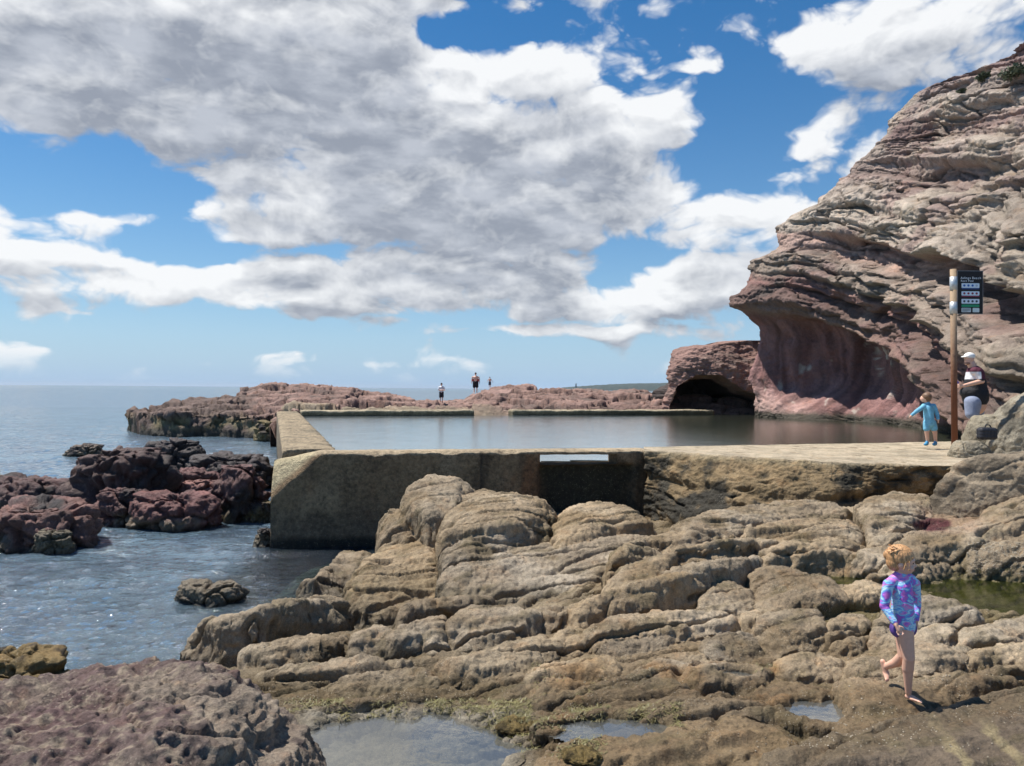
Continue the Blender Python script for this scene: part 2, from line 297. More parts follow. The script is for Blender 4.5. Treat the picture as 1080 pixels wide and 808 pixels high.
LOBES = [
 # mass by the pool wall
 ([(320,641),(345,646),(375,642),(394,630)], [(318,628),(345,600),(365,583),(385,581),(394,590)], .03, .34, .3, 1.1),
 ([(366,643),(400,647),(440,642),(466,637)], [(368,612),(392,588),(405,576),(440,573),(466,578)], .30, [.5,.62,.66,.70,.68], .3, 1.0),
 ([(463,640),(520,634),(570,630),(630,620),(692,592)], [(463,598),(500,590),(550,580),(620,570),(692,562)], [.40,.45,.48,.55,.7], [.72,.74,.76,.82,.88], .3, 1.0),
 ([(401,572),(430,576),(460,572),(469,560)], [(401,550),(413,539),(440,536),(460,541),(469,550)], .68, [.8,.95,1.0,1.0,.95]),
 ([(424,542),(450,549),(480,546),(500,530)], [(424,528),(432,513),(455,504),(480,505),(500,517)], 1.0, [1.1,1.26,1.33,1.33,1.2]),
 ([(464,557),(500,558),(540,555),(570,549),(585,545)], [(464,540),(480,526),(510,519),(550,521),(575,527),(585,538)], 1.0, [1.0,1.12,1.2,1.2,1.16,1.05]),
 ([(466,594),(500,592),(540,582),(582,574)], [(466,568),(500,556),(540,551),(575,547),(582,556)], .74, [.85,.95,.98,1.0,.97]),
 ([(582,574),(620,570),(650,564),(688,562)], [(584,548),(600,536),(630,531),(660,535),(688,548)], .84, [.95,1.05,1.1,1.1,1.0]),
 ([(478,660),(510,662),(545,656),(568,640)], [(478,648),(510,645),(545,640),(568,632)], .38, .5),
 # long ridges below the rough platform face
 ([(640,608),(700,594),(740,583),(762,576)], [(640,586),(690,566),(740,558),(762,562)], .8, 1.0),
 ([(700,578),(721,577),(762,566),(823,556),(868,550),(906,548)], [(700,558),(742,543),(791,535),(831,529),(880,531),(906,540)], .92, [1.02,1.08,1.1,1.1,1.1,1.05]),
 ([(901,547),(920,571),(945,573),(975,552),(987,546)], [(901,535),(915,527),(945,521),(975,522),(987,535)], .93, 1.14),
 ([(764,580),(770,583),(800,595),(830,602),(880,602),(905,588),(912,575)], [(764,568),(800,556),(850,548),(895,547),(912,557)], .8, 1.03),
 ([(802,602),(850,605),(890,600),(912,592)], [(802,592),(850,576),(900,564),(912,572)], .78, .93),
 ([(884,603),(920,608),(952,607)], [(884,597),(910,581),(940,567),(952,576)], .78, .9),
 ([(640,640),(689,634),(715,610),(745,606),(785,600),(803,592)], [(640,612),(659,598),(718,587),(770,575),(790,574),(803,582)], .76, [.9,.95,1.0,1.03,1.03,1.0]),
 ([(589,655),(607,664),(659,656),(707,649),(746,643)], [(589,648),(637,630),(689,615),(726,612),(746,625)], .6, [.68,.82,.9,.92,.85]),
 ([(640,640),(700,628),(740,625),(787,615),(800,605)], [(640,625),(690,608),(730,600),(770,592),(800,592)], .74, [.85,.92,.96,.97,.95]),
 ([(738,646),(765,652),(795,646)], [(738,630),(770,620),(795,626)], .66, .77),
 ([(792,648),(830,651),(865,647),(900,636)], [(792,602),(830,603),(870,612),(900,625)], .66, [.84,.85,.83,.76]),
 ([(884,633),(910,635),(935,632)], [(884,622),(910,616),(935,622)], .7, .79),
 ([(926,607),(950,607),(1000,609),(1040,607),(1100,604),(1180,590)], [(926,590),(962,562),(1010,558),(1040,542),(1080,524),(1180,480)], .72, [.85,1.0,1.02,1.12,1.25,1.6]),
 ([(930,662),(980,667),(1036,662)], [(930,642),(960,632),(1000,635),(1036,652)], .66, .8),
 ([(965,684),(990,686),(1015,680)], [(965,672),(990,664),(1015,670)], .64, .72),
 ([(1010,690),(1045,688),(1100,680)], [(1010,672),(1045,664),(1100,655)], .66, .76),
 ([(958,716),(1000,712),(1032,700)], [(958,690),(1000,682),(1032,680)], .64, .74),
 ([(1015,708),(1045,706),(1110,702)], [(1015,692),(1045,686),(1110,680)], .64, .73),
 # rows of pillow shaped lobes
 ([(417,669),(450,660),(500,651),(519,645)], [(417,652),(450,642),(490,637),(519,635)], .45, .62),
 ([(419,690),(455,702),(474,692)], [(419,669),(440,656),(474,652)], .45, .66),
 ([(471,693),(500,695),(540,686),(573,674)], [(471,655),(500,645),(545,643),(573,660)], .47, .7),
 ([(563,670),(590,673),(604,668)], [(563,655),(585,645),(604,655)], .5, .66),
 ([(583,696),(610,702),(624,692)], [(583,676),(600,667),(615,668),(624,680)], .48, .64),
 ([(614,690),(650,691),(700,685),(740,678),(786,672)], [(614,667),(650,656),(690,650),(740,645),(770,648),(786,658)], .54, .72),
 ([(625,696),(660,700),(700,694),(720,682)], [(625,686),(660,678),(700,672),(720,672)], .52, .63),
 ([(783,672),(800,676),(825,672)], [(783,652),(800,648),(825,650)], .58, .72),
 ([(796,692),(835,701),(874,691)], [(796,655),(830,648),(858,650),(874,662)], .56, .75),
 ([(872,692),(895,697),(918,690)], [(872,662),(890,651),(905,651),(918,662)], .57, .75),
 ([(917,692),(940,694),(960,688)], [(917,664),(938,653),(960,658)], .58, .75),
 ([(740,700),(775,704),(806,700)], [(740,684),(775,672),(800,673),(806,682)], .54, .66),
 ([(815,720),(850,724),(892,720)], [(815,704),(850,699),(892,700)], .56, .67),
 ([(888,722),(915,725),(960,718)], [(888,704),(915,697),(960,698)], .57, .68),
 ([(200,690),(240,697),(265,698),(300,684),(340,676),(368,668)], [(200,686),(225,662),(270,645),(300,650),(340,648),(368,658)], .3, [.45,.6,.68,.66,.64,.58], .3, .85),
 ([(253,717),(290,719),(330,710),(356,702)], [(253,702),(290,683),(330,675),(356,678)], .4, .6),
 ([(337,706),(355,706),(368,698)], [(337,690),(355,678),(368,676)], .42, .6),
 ([(366,705),(400,706),(430,703),(448,700)], [(366,682),(380,669),(400,664),(425,671),(448,690)], .42, .65),
 ([(265,737),(310,747),(370,758),(420,756),(467,738)], [(265,720),(310,707),(360,702),(400,701),(440,703),(467,712)], .40, .57),
 ([(456,724),(500,732),(550,724),(602,702)], [(456,708),(500,693),(540,681),(575,673),(602,688)], .45, .63),
 ([(550,747),(600,757),(640,750),(668,737)], [(550,712),(600,701),(640,698),(668,710)], .46, .6),
 ([(660,742),(700,752),(760,744),(822,728)], [(660,712),(700,700),(760,702),(822,712)], .5, .63),
 ([(872,782),(890,786),(930,776),(980,760),(1040,738),(1090,725)], [(872,752),(890,722),(920,720),(980,716),(1035,712),(1090,704)], .58, [.62,.7,.7,.7,.72,.74]),
 ([(790,880),(900,900),(1090,900),(1300,850)], [(790,805),(840,786),(900,776),(960,762),(1020,745),(1090,727),(1300,690)], .6, [.68,.7,.71,.71,.72,.75,.85]),
 ([(560,840),(640,860),(740,850),(850,820)], [(560,800),(610,778),(680,766),(760,765),(850,775)], .5, .62),
 ([(670,768),(730,776),(790,770),(835,758)], [(670,752),(730,745),(790,746),(835,750)], .56, .63),
]
for a in LOBES: lobe(*a)
Z = Z+.035*fbm(P0, 1.3, 3, off=50)
# shallow basins that hold the small tide pools
BAS = []
def basin(cx, cy, rx, ry, zw, dep=.07, seed=0):
    global Z
    c = atZ(cx, cy, zw); ax = rx/F*c[1]; ay = atZ(cx, cy-ry, zw)[1]-c[1]
    r = np.hypot((Xg-c[0])/ax, (Yg-c[1])/ay)+.30*fbm(P0, 2.6, 3, off=seed+.5)+.12*fbm(P0, 9, 2, off=seed)
    ring = (r > .85) & (r < 1.45); Z = np.where(ring, np.maximum(Z, zw+.02*np.clip((1.45-r)*4, 0, 1)+.0), Z)
    m = ss(1.1, .7, r); Z = Z*(1-m)+(zw-dep+.03*fbm(P0, 5, 3))*m; a = np.linspace(0, 2*np.pi, 40)[:-1]
    BAS.append((zw, [(c[0]+1.35*ax*math.cos(t), c[1]+1.35*ay*math.sin(t)) for t in a]))
basin(425, 795, 130, 44, .475, .12, 1); basin(655, 770, 62, 14, .57, .05, 2); basin(862, 750, 34, 12, .60, .06, 3); basin(775, 712, 24, 5, .60, .04, 4); basin(1062, 629, 92, 21, .64, .10, 5); basin(876, 613, 60, 7, .67, .06, 6)
# respace every column evenly along its own length, so steep faces keep their detail
Yold = Yg; Yg, Z = respace(Yg, Z, .5); Xg = Tg*(Yg+2.0)
LID = np.stack([LID[np.clip(np.searchsorted(Yold[:, j], Yg[:, j]), 0, NR-1), j] for j in range(NC)], 1).astype(int); LT = np.random.default_rng(3).uniform(.80, 1.18, 200)[LID]; LH = np.random.default_rng(4).uniform(-1, 1, 200)[LID]
P = np.stack([Xg, Yg, Z], -1)
# large soft undulation, cracks that follow the folds, then rough displacement along the surface normal
n = gnorm(P)
dry = ss(.0, .35, Z)
rot = P.copy(); ca, sa = math.cos(.35), math.sin(.35); rot[..., 0] = P[..., 0]*ca+P[..., 1]*sa; rot[..., 1] = -P[..., 0]*sa+P[..., 1]*ca
crk = ridg(rot*np.array([.5, 1.6, 1.0]), 1.1, 2, off=4); crk = ss(.86, 1.0, crk)
d = .052*fbm(rot*np.array([.55, 1.5, 1.5]), 3.0, 4, off=2)+.030*fbm(rot*np.array([.5, 1.7, 2.2]), 8, 4, g=.62, off=8)+.027*ridg(rot*np.array([.18, 1.7, 1.4]), 2.8, 2, off=71)-.075*ss(.84, 1, ridg(rot*np.array([.16, 1.5, .8]), 1.9, 1, off=81))-.07*crk+.016*ridg(P, 11, 2, off=5)+.012*fbm(P, 26, 2, off=6)
pit = ss(.25, .6, fbm(P, 16, 2, off=77)); d = d-.014*pit
_x, _y = proj(P.reshape(-1, 3)); _x = _x.reshape(NR, NC); _y = _y.reshape(NR, NC); smf = ss(560, 640, _x)*ss(735, 760, _y+.0*_x)*.35+ss(860, 900, _x)*ss(712, 724, _y)*.35; d = d*(1-np.clip(smf, 0, .38))
P = P+n*d[..., None]
SH = P
spx, spy = proj(P.reshape(-1, 3)); spx = spx.reshape(NR, NC); spy = spy.reshape(NR, NC)
def hit(px, py, r=2.0):
    m = (np.abs(spx-px) < r) & (np.abs(spy-py) < r); ii = np.flatnonzero(m.ravel())
    q = SH.reshape(-1, 3)[ii]; return q[np.argmin(q[:, 1])]
# colour: sandy grey-brown on the dry tops, darker and browner where it stays damp, ochre stains
x, y, z = P[..., 0], P[..., 1], P[..., 2]
col = np.ones(P.shape)*np.array([.325, .25, .165])
col = mixc(col, (.43, .35, .25), ss(-.1, .35, fbm(P, .9, 3, off=5)))
col = mixc(col, (.25, .185, .11), ss(.0, .35, fbm(P, 1.4, 3, off=15)))
damp_py = np.interp(spx.ravel(), [200, 420, 560, 660, 760, 835, 900, 960, 1030, 1080], [712, 712, 712, 704, 704, 712, 722, 716, 706, 700]).reshape(NR, NC)
fg = ss(-8, 16, spy-damp_py+14*fbm(P, 2.5, 3, off=66)) * (Yg < 6.5)
col = mixc(col, (.185, .13, .07), .85*fg)
och = ss(.05, .3, fbm(P, 1.7, 3, off=25)) * ss(540, 620, spx) * ss(900, 820, spx) * ss(690, 705, spy) * ss(790, 750, spy)
col = mixc(col, (.26, .15, .06), .75*och)
slab = ss(6, 26, spy-np.interp(spx.ravel(), [790, 840, 900, 960, 1020, 1090], [810, 792, 782, 768, 751, 733]).reshape(NR, NC)) * (Yg < 6)*(spx > 780)
col = mixc(col, (.19, .14, .095), .7*slab)
band = (ss(.55, .97, np.cos((P[..., 0]*.98-P[..., 1]*.20+.13*fbm(P, 2.2, 3, off=91))*2*np.pi/.30)))*ss(-.25, .15, fbm(P, 1.2, 2, off=37))
col = mixc(col, (.40, .31, .16), np.maximum(slab, .6*ss(860, 900, spx)*ss(715, 725, spy)*(Yg < 6))*band*.8)
inner = ss(3, -3, Yg-8.3+.3*(Xg*0))  # nearer half
low = ss(.62, .50, z)*(1-ss(.2, 0, z))*(x > -2); col = mixc(col, (.13, .105, .06), .5*low)
tide = ss(.42, .15, z+.08*fbm(P, 4, 3, off=12)); col = mixc(col, (.10, .085, .06), .75*tide)
sub = ss(.05, -.25, z); col = mixc(col, (.055, .06, .035), .9*sub)
bluepool = ss(300, 330, spx)*ss(575, 530, spx)*ss(742, 752, spy)*(Yg < 6); col = mixc(col, (.36, .33, .27), .85*bluepool)
# pale sand and a maroon patch in the hollow at the right
hollow = ss(958, 975, spx)*ss(1045, 1025, spx)*ss(532, 538, spy)*ss(566, 558, spy); col = mixc(col, (.38, .27, .19), hollow*(.6+.4*ss(-.2, .2, fbm(P, 6, 2))))
mar = ss(1.1, .8, np.hypot((spx-985)/22, (spy-553)/7)+.35*fbm(P, 5, 3, off=2)); col = mixc(col, (.11, .035, .04), mar)
green = ss(800, 830, spx)*ss(598, 606, spy)*ss(670, 650, spy); col = mixc(col, (.16, .14, .06), .75*green*ss(.72, .66, z))
cre = ss(.02, -.03, d); col = col*LT[..., None]; col[..., 0] *= 1+.04*LH; col[..., 2] *= 1-.07*LH
col = mixc(col, (.12, .095, .045), .55*ss(.08, .34, fbm(rot*np.array([.5, 1.5, 1]), 4, 4, off=205)))
wet = np.clip(.65*fg*ss(-.3, .2, fbm(P, 2, 3, off=43))+.75*tide+.9*ss(.2, .9, slab)*.5, 0, 1)
me = npmesh('rock_shelf', P, gridF(NR, NC), col, {'wet': wet})
M_shelf = rockmat('shelf_rock', 1.0, speck=.6, bump=.014)
tag(link('rock_shelf', me, M_shelf), kind='structure')
# ================= water =================
def watermat(name, deep, tint, opac, rough=.04, waves=((6, .02), (22, .006)), stretch=(1, 1, 1), attr=False, spec=.5, fresfloor=0.0):
    m, nt, bs, out = newmat(name); nt.nodes.remove(bs)
    tc = N(nt, 'ShaderNodeTexCoord').outputs['Object']; mp = N(nt, 'ShaderNodeMapping'); mp.inputs['Scale'].default_value = stretch; L(nt, tc, mp.inputs[0])
    b = None
    for sc_, am in waves: b = bumpn(nt, noise(nt, mp.outputs[0], sc_, 5, .6, .4), am, 1, b)
    gl = N(nt, 'ShaderNodeBsdfGlossy'); gl.inputs['Roughness'].default_value = rough; L(nt, b, gl.inputs['Normal'])
    fr = N(nt, 'ShaderNodeFresnel'); fr.inputs['IOR'].default_value = 1.34; L(nt, b, fr.inputs['Normal'])
    df = N(nt, 'ShaderNodeBsdfDiffuse'); df.inputs['Color'].default_value = (*deep, 1)
    tr = N(nt, 'ShaderNodeBsdfTransparent'); tr.inputs['Color'].default_value = (*tint, 1)
    m1 = N(nt, 'ShaderNodeMixShader')
    if attr:
        a = N(nt, 'ShaderNodeAttribute', attribute_name='opac'); L(nt, a.outputs['Fac'], m1.inputs[0])
        nf = noise(nt, tc, .35, 3, .6); L(nt, mixrgb(nt, maprange(nt, nf, .35, .65), (deep[0]*.8, deep[1]*.8, deep[2]*.85), (deep[0]*1.25, deep[1]*1.25, deep[2]*1.2)), df.inputs[0])
    else: m1.inputs[0].default_value = opac
    L(nt, tr.outputs[0], m1.inputs[1]); L(nt, df.outputs[0], m1.inputs[2])
    m2 = N(nt, 'ShaderNodeMixShader'); L(nt, mathn(nt, 'MULTIPLY', fr.outputs[0], spec*2, None, True), m2.inputs[0]); L(nt, m1.outputs[0], m2.inputs[1]); L(nt, gl.outputs[0], m2.inputs[2]); L(nt, m2.outputs[0], out.inputs[0])
    return m
nr, nc = 620, 520
ys = np.concatenate([[.5], 3.6*(90/3.6)**(np.arange(nr-61)/(nr-62)), 90*(16000/90)**(np.arange(1, 61)/60)]); nr = len(ys)
ts = np.linspace(-1.25, 1.25, nc); Yw_, Tw_ = np.meshgrid(ys, ts, indexing='ij'); Xw_ = Tw_*(Yw_+3)
Pw = np.stack([Xw_, Yw_, 0*Xw_], -1)
amp = np.clip(1.15-Yw_/110, .15, 1)*(Yw_ < 95)
calm = 1-.6*ss(1.6, .6, np.hypot(Xw_+2.6, Yw_-10.6))
h = .080*fbm(Pw, .55, 3, off=3, st=(.7, 1.5, 1))+.060*fbm(Pw, 1.9, 4, g=.6, off=7, st=(.75, 1.5, 1))+.022*ridg(Pw, 3.2, 2, off=17, st=(.8, 1.4, 1))
Pw[..., 2] = h*amp*calm-.01
opac = .45+.55*ss(7, 16, Yw_); wall_shade = ss(-4.3, -3.6, Xw_+.3*fbm(Pw, .8, 2))*ss(8.2, 9.4, Yw_+.5*fbm(Pw, .7, 2, off=5)); opac = opac*(1-wall_shade*.85)  # water clearer in the wall's shadow zone: shade put into the opacity
opac = np.clip(opac-.35*ss(.1, .5, fbm(Pw, .5, 2, off=71))*(Yw_ < 14), .1, 1)
# foam streaks round the rocks
me = npmesh('sea', Pw, gridF(nr, nc), None, {'opac': opac})
M_sea = watermat('sea_water', (.11, .17, .225), (.50, .66, .58), 1, .06, ((2.2, .07), (7, .045), (30, .008)), (.7, 1.3, 1), attr=True, spec=1.0)
tag(link('sea', me, M_sea), kind='structure')
# sea bed
g_ = np.linspace(-40, 40, 90); gx, gy = np.meshgrid(g_, np.linspace(0, 60, 70)); gp = np.stack([gx, gy, -1.1+.5*fbm(np.stack([gx, gy, gx*0], -1), .35, 4)], -1)
me = npmesh('seabed', gp, gridF(70, 90), np.ones(gp.shape)*np.array([.10, .095, .055])); tag(link('seabed', me, rockmat('seabed_rock', .6, speck=.1)), kind='structure')

def sheet(name, pts, z, res, mat, kind='structure', amp_=0, f=2.0):
    pts = np.array(pts); lo = pts.min(0); hi = pts.max(0); nx = max(2, int((hi[0]-lo[0])/res)); ny = max(2, int((hi[1]-lo[1])/res))
    gx, gy = np.meshgrid(np.linspace(lo[0], hi[0], nx), np.linspace(lo[1], hi[1], ny))
    P = np.stack([gx, gy, gx*0], -1); P[..., 2] = z+amp_*fbm(P, f, 3, st=(.7, 1.4, 1))
    ins = np.zeros(gx.shape, bool); j = len(pts)-1
    for i in range(len(pts)):
        xi, yi = pts[i]; xj, yj = pts[j]
        c = ((yi > gy) != (yj > gy)) & (gx < (xj-xi)*(gy-yi)/(yj-yi+1e-12)+xi); ins ^= c; j = i
    m = ins[:-1, :-1] & ins[1:, :-1] & ins[:-1, 1:] & ins[1:, 1:]
    me = npmesh(name, P, gridF(ny, nx, m)); bm = bmesh.new(); bm.from_mesh(me); bmesh.ops.delete(bm, geom=[v for v in bm.verts if not v.link_faces], context='VERTS'); bm.to_mesh(me); bm.free()
    return tag(link(name, me, mat), kind=kind)
M_pool = watermat('pool_water', (.33, .40, .42), (.5, .6, .5), 1, .11, ((1.6, .003), (5, .005), (18, .0015)), (.5, 1.6, 1), spec=.62)
sheet('pool_water', [(-3.6, 12.35), (-10.2, 33.2), (11.2, 41.2), (15, 44), (22, 44), (18, 19), (13, 14.2), (9.2, 13.6), (8.5, 15.2), (2.3, 13.9)], 1.285, .18, M_pool, amp_=.010)
M_tide = watermat('tide_pool_water', (.26, .27, .26), (.78, .79, .72), .28, .015, ((5, .0012), (20, .0006)), spec=1.4)
_n = M_pool.node_tree; _d = [n for n in _n.nodes if n.type == 'BSDF_DIFFUSE'][0]; _x = N(_n, 'ShaderNodeSeparateXYZ'); L(_n, N(_n, 'ShaderNodeTexCoord').outputs['Object'], _x.inputs[0])
L(_n, mixrgb(_n, maprange(_n, _x.outputs[0], 1.5, 7.0), (.33, .40, .42), (.085, .10, .055)), _d.inputs[0])   # colour runs from pale grey-blue to dark green towards the cliff end
def pxpoly(pts, z): return [tuple(atZ(a, b, z)[:2]) for a, b in pts]
M_green = watermat('green_pool_water', (.07, .08, .03), (.52, .58, .34), .18, .03, ((3, .002), (14, .001)), spec=.5)
for i, (zw, pts) in enumerate(BAS): sheet('tide_pool' if i < 4 else 'green_pool', pts, zw, .02, M_tide if i < 4 else M_green)

# ================= concrete walls of the pool =================
def concmat():
    m, nt, bs, out = newmat('sea_worn_concrete'); at = N(nt, 'ShaderNodeAttribute', attribute_name='Col'); tc = N(nt, 'ShaderNodeTexCoord').outputs['Object']
    n1 = noise(nt, tc, 1.6, 6, .7); n2 = noise(nt, tc, 14, 6, .75); vo = N(nt, 'ShaderNodeTexVoronoi'); vo.inputs['Scale'].default_value = 42; L(nt, tc, vo.inputs['Vector'])
    v = mathn(nt, 'MULTIPLY_ADD', maprange(nt, n1, .3, .7, -1, 1, False), .32, 1); v = mathn(nt, 'MULTIPLY_ADD', maprange(nt, n2, .3, .7, -1, 1, False), .62, v)
    c = mixrgb(nt, 1, at.outputs['Color'], v, 'MULTIPLY')
    c = mixrgb(nt, mathn(nt, 'MULTIPLY', maprange(nt, vo.outputs['Distance'], .12, .28, .6, 0), maprange(nt, n2, .45, .6)), c, (.42, .36, .26))
    c = mixrgb(nt, maprange(nt, noise(nt, tc, 5, 6, .8), .58, .72, 0, .45), c, (.10, .085, .05))
    L(nt, c, bs.inputs['Base Color']); bs.inputs['Roughness'].default_value = .9
    b = bumpn(nt, n2, .03, .8); b = bumpn(nt, vo.outputs['Distance'], .012, .8, b); b = bumpn(nt, noise(nt, tc, 70, 3, .7), .008, .8, b); L(nt, b, bs.inputs['Normal']); return m
M_conc = concmat()
def wallgrid(name, A, B, width, z0, z1, cell, hole=None, topz=None, shape=None, colf=None, amp_=.012, label=None, group=None):
    """a cast wall: front line A-B (seen from the pool's outside), width to the left of A->B; closed shell of displaced cells"""
    A = np.array(A, float); B = np.array(B, float); Ln = np.linalg.norm(B-A); U = (B-A)/Ln; Nn = np.array([-U[1], U[0]])
    nu = max(2, int(round(Ln/cell))); nz = max(2, int(round((z1-z0)/cell))); nw = max(1, int(round(width/cell)))
    idx = {}; V = []; Fc = []
    def vid(i, j, k):
        key = (i, j, k)
        if key not in idx: idx[key] = len(V); V.append((i/nu*Ln, k/nz*(z1-z0)+z0, j/nw*width))
        return idx[key]
    hol = lambda i, k: False
    if hole:
        hi0, hi1 = int(round(hole[0]/Ln*nu)), int(round(hole[1]/Ln*nu)); hk0, hk1 = int(round((hole[2]-z0)/(z1-z0)*nz)), int(round((hole[3]-z0)/(z1-z0)*nz))
        hol = lambda i, k: hi0 <= i < hi1 and hk0 <= k < hk1
    for i in range(nu):
        for k in range(nz):
            if hol(i, k): continue
            Fc.append((vid(i,0,k), vid(i+1,0,k), vid(i+1,0,k+1), vid(i,0,k+1))); Fc.append((vid(i,nw,k), vid(i,nw,k+1), vid(i+1,nw,k+1), vid(i+1,nw,k)))
            for j in range(nw):
                if k == nz-1 or hol(i, k+1): Fc.append((vid(i,j,k+1), vid(i+1,j,k+1), vid(i+1,j+1,k+1), vid(i,j+1,k+1)))
                if k == 0 or hol(i, k-1): Fc.append((vid(i,j,k), vid(i,j+1,k), vid(i+1,j+1,k), vid(i+1,j,k)))
                if i == 0 or hol(i-1, k): Fc.append((vid(i,j,k), vid(i,j,k+1), vid(i,j+1,k+1), vid(i,j+1,k)))
                if i == nu-1 or hol(i+1, k): Fc.append((vid(i+1,j,k), vid(i+1,j+1,k), vid(i+1,j+1,k+1), vid(i+1,j,k+1)))
    V = np.array(V); u, z, w = V[:, 0], V[:, 1], V[:, 2]
    W3 = np.stack([A[0]+U[0]*u+Nn[0]*w, A[1]+U[1]*u+Nn[1]*w, z], -1)
    if shape is not None: W3 = shape(W3, u, z, w, U, Nn)
    nn = fbm(W3, 3, 4, off=3)
    # rounded, chipped arrises
    e1 = np.minimum(np.clip(w, 0, 9), np.clip(width-w, 0, 9)); chip = ss(.10, 0, e1)*ss(.10, 0, z1-z)*(.03+.05*ss(-.1, .5, fbm(W3, 2.5, 3, off=44)))
    W3[:, 2] -= chip
    sgn = np.where(w < width/2, -1, 1)[:, None]; W3[:, :2] += sgn*Nn*((amp_*nn+amp_*.7*fbm(W3, 11, 3, off=9)))[:, None]; W3[:, 2] += amp_*fbm(W3, 4, 4, off=29)
    c = colf(W3, u, z, w)
    me = npmesh(name, W3, np.array(Fc), c); o = link(name, me, M_conc, origin=(A[0]+U[0]*Ln/2, A[1]+U[1]*Ln/2, z0)); tag(o, label, 'wall', group); return o
K0 = atZ(286, 477, 1.55)[:2]; K1 = atZ(683, 474.3, 1.55)[:2]
Ff = float(np.linalg.norm(K1-K0)); Uf = (K1-K0)/Ff
def upos(px):  # distance along the front wall at a photo column, for its front face
    d = ray(px, 490); t = (K0[0]*Uf[1]-K0[1]*Uf[0])/(d[0]*Uf[1]-d[1]*Uf[0]); return float(np.dot(d[:2]*t-K0, Uf))
hu0, hu1 = upos(570), upos(650)
def fshape(W3, u, z, w, U, Nn):
    k = np.clip(1-(u/.80+(1.55-z)/.75), 0, 1); fr = ss(.45, .0, w)
    W3[:, :2] += Nn*(k*.36*fr)[:, None]; W3[:, 2] -= .16*np.clip(1-u/.75, 0, 1)*ss(1.0, 1.55, z)
    W3[:, :2] -= Nn*(.10*ss(.5, -.6, z))[:, None]
    rec = ss(hu0-.05, hu0+.02, u)*ss(hu1+.35, hu1+.25, u)*ss(1.31, 1.27, z)*(w < .1); W3[:, :2] += Nn*(.16*rec)[:, None]
    jt = np.exp(-((u-upos(508))/.02)**2)*(w < .01); W3[:, :2] += Nn*(.03*jt)[:, None]
    return W3
def fcol(W3, u, z, w):
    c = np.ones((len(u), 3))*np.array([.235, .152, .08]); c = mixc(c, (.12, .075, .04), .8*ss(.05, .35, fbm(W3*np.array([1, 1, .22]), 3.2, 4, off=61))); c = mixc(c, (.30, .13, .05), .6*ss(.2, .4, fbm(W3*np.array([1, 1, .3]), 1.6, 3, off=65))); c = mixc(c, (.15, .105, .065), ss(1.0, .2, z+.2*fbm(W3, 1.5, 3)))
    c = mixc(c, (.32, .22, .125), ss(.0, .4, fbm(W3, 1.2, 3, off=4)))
    c = mixc(c, (.36, .28, .18), ss(1.49, 1.56, z+.04*fbm(W3, 6, 2))); c = mixc(c, (.40, .33, .20), ss(.05, .3, 1-(u/.8+(1.55-z)/.75)))  # pale top edge; sunlit look of the corner facet put into its colour
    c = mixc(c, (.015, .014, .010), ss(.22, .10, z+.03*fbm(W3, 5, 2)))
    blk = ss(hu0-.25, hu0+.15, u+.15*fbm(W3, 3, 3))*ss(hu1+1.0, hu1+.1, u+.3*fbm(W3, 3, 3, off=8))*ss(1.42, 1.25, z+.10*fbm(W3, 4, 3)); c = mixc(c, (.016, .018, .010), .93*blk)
    jn = np.exp(-((u-upos(508))/.025)**2)*(w < .05); return mixc(c, (.03, .025, .02), .8*jn)
GW = 'concrete walls of the tidal pool'
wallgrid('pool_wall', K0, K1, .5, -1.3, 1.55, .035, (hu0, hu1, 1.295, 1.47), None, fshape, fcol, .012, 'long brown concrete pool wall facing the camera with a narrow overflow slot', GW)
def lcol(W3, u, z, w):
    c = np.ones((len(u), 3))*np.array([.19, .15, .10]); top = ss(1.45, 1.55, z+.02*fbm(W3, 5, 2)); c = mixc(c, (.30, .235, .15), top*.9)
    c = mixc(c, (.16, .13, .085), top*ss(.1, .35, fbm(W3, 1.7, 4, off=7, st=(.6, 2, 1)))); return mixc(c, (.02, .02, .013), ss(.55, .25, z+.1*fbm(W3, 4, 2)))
LA = np.array(atZ(292, 434.2, 1.55)[:2]); LB = K0+np.array([.02, .52])
def lshape(W3, u, z, w, U, Nn):
    W3[:, 2] += .02*(np.sin(u*2*np.pi/.75) > .75)*(z > 1.5); return W3
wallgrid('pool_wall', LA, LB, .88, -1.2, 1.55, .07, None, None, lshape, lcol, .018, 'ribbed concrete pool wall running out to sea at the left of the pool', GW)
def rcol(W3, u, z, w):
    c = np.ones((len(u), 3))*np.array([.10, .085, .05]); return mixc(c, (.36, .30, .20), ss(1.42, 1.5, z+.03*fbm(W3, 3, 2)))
FA = atZ(318, 433.0, 1.55)[:2]; FG0 = atZ(500, 432.6, 1.55)[:2]; FG1 = atZ(541, 432.6, 1.55)[:2]; FB = atZ(753, 432.4, 1.55)[:2]
def fs(W3, u, z, w, U, Nn): W3[:, 2] += .05*fbm(W3, .8, 2)*(z > 1.4); return W3
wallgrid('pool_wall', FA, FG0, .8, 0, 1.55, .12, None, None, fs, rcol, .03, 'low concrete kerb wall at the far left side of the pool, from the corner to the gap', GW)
wallgrid('pool_wall', FG1, FB, .8, 0, 1.55, .12, None, None, fs, rcol, .03, 'low concrete kerb wall at the far right side of the pool, ending at the cave', GW)

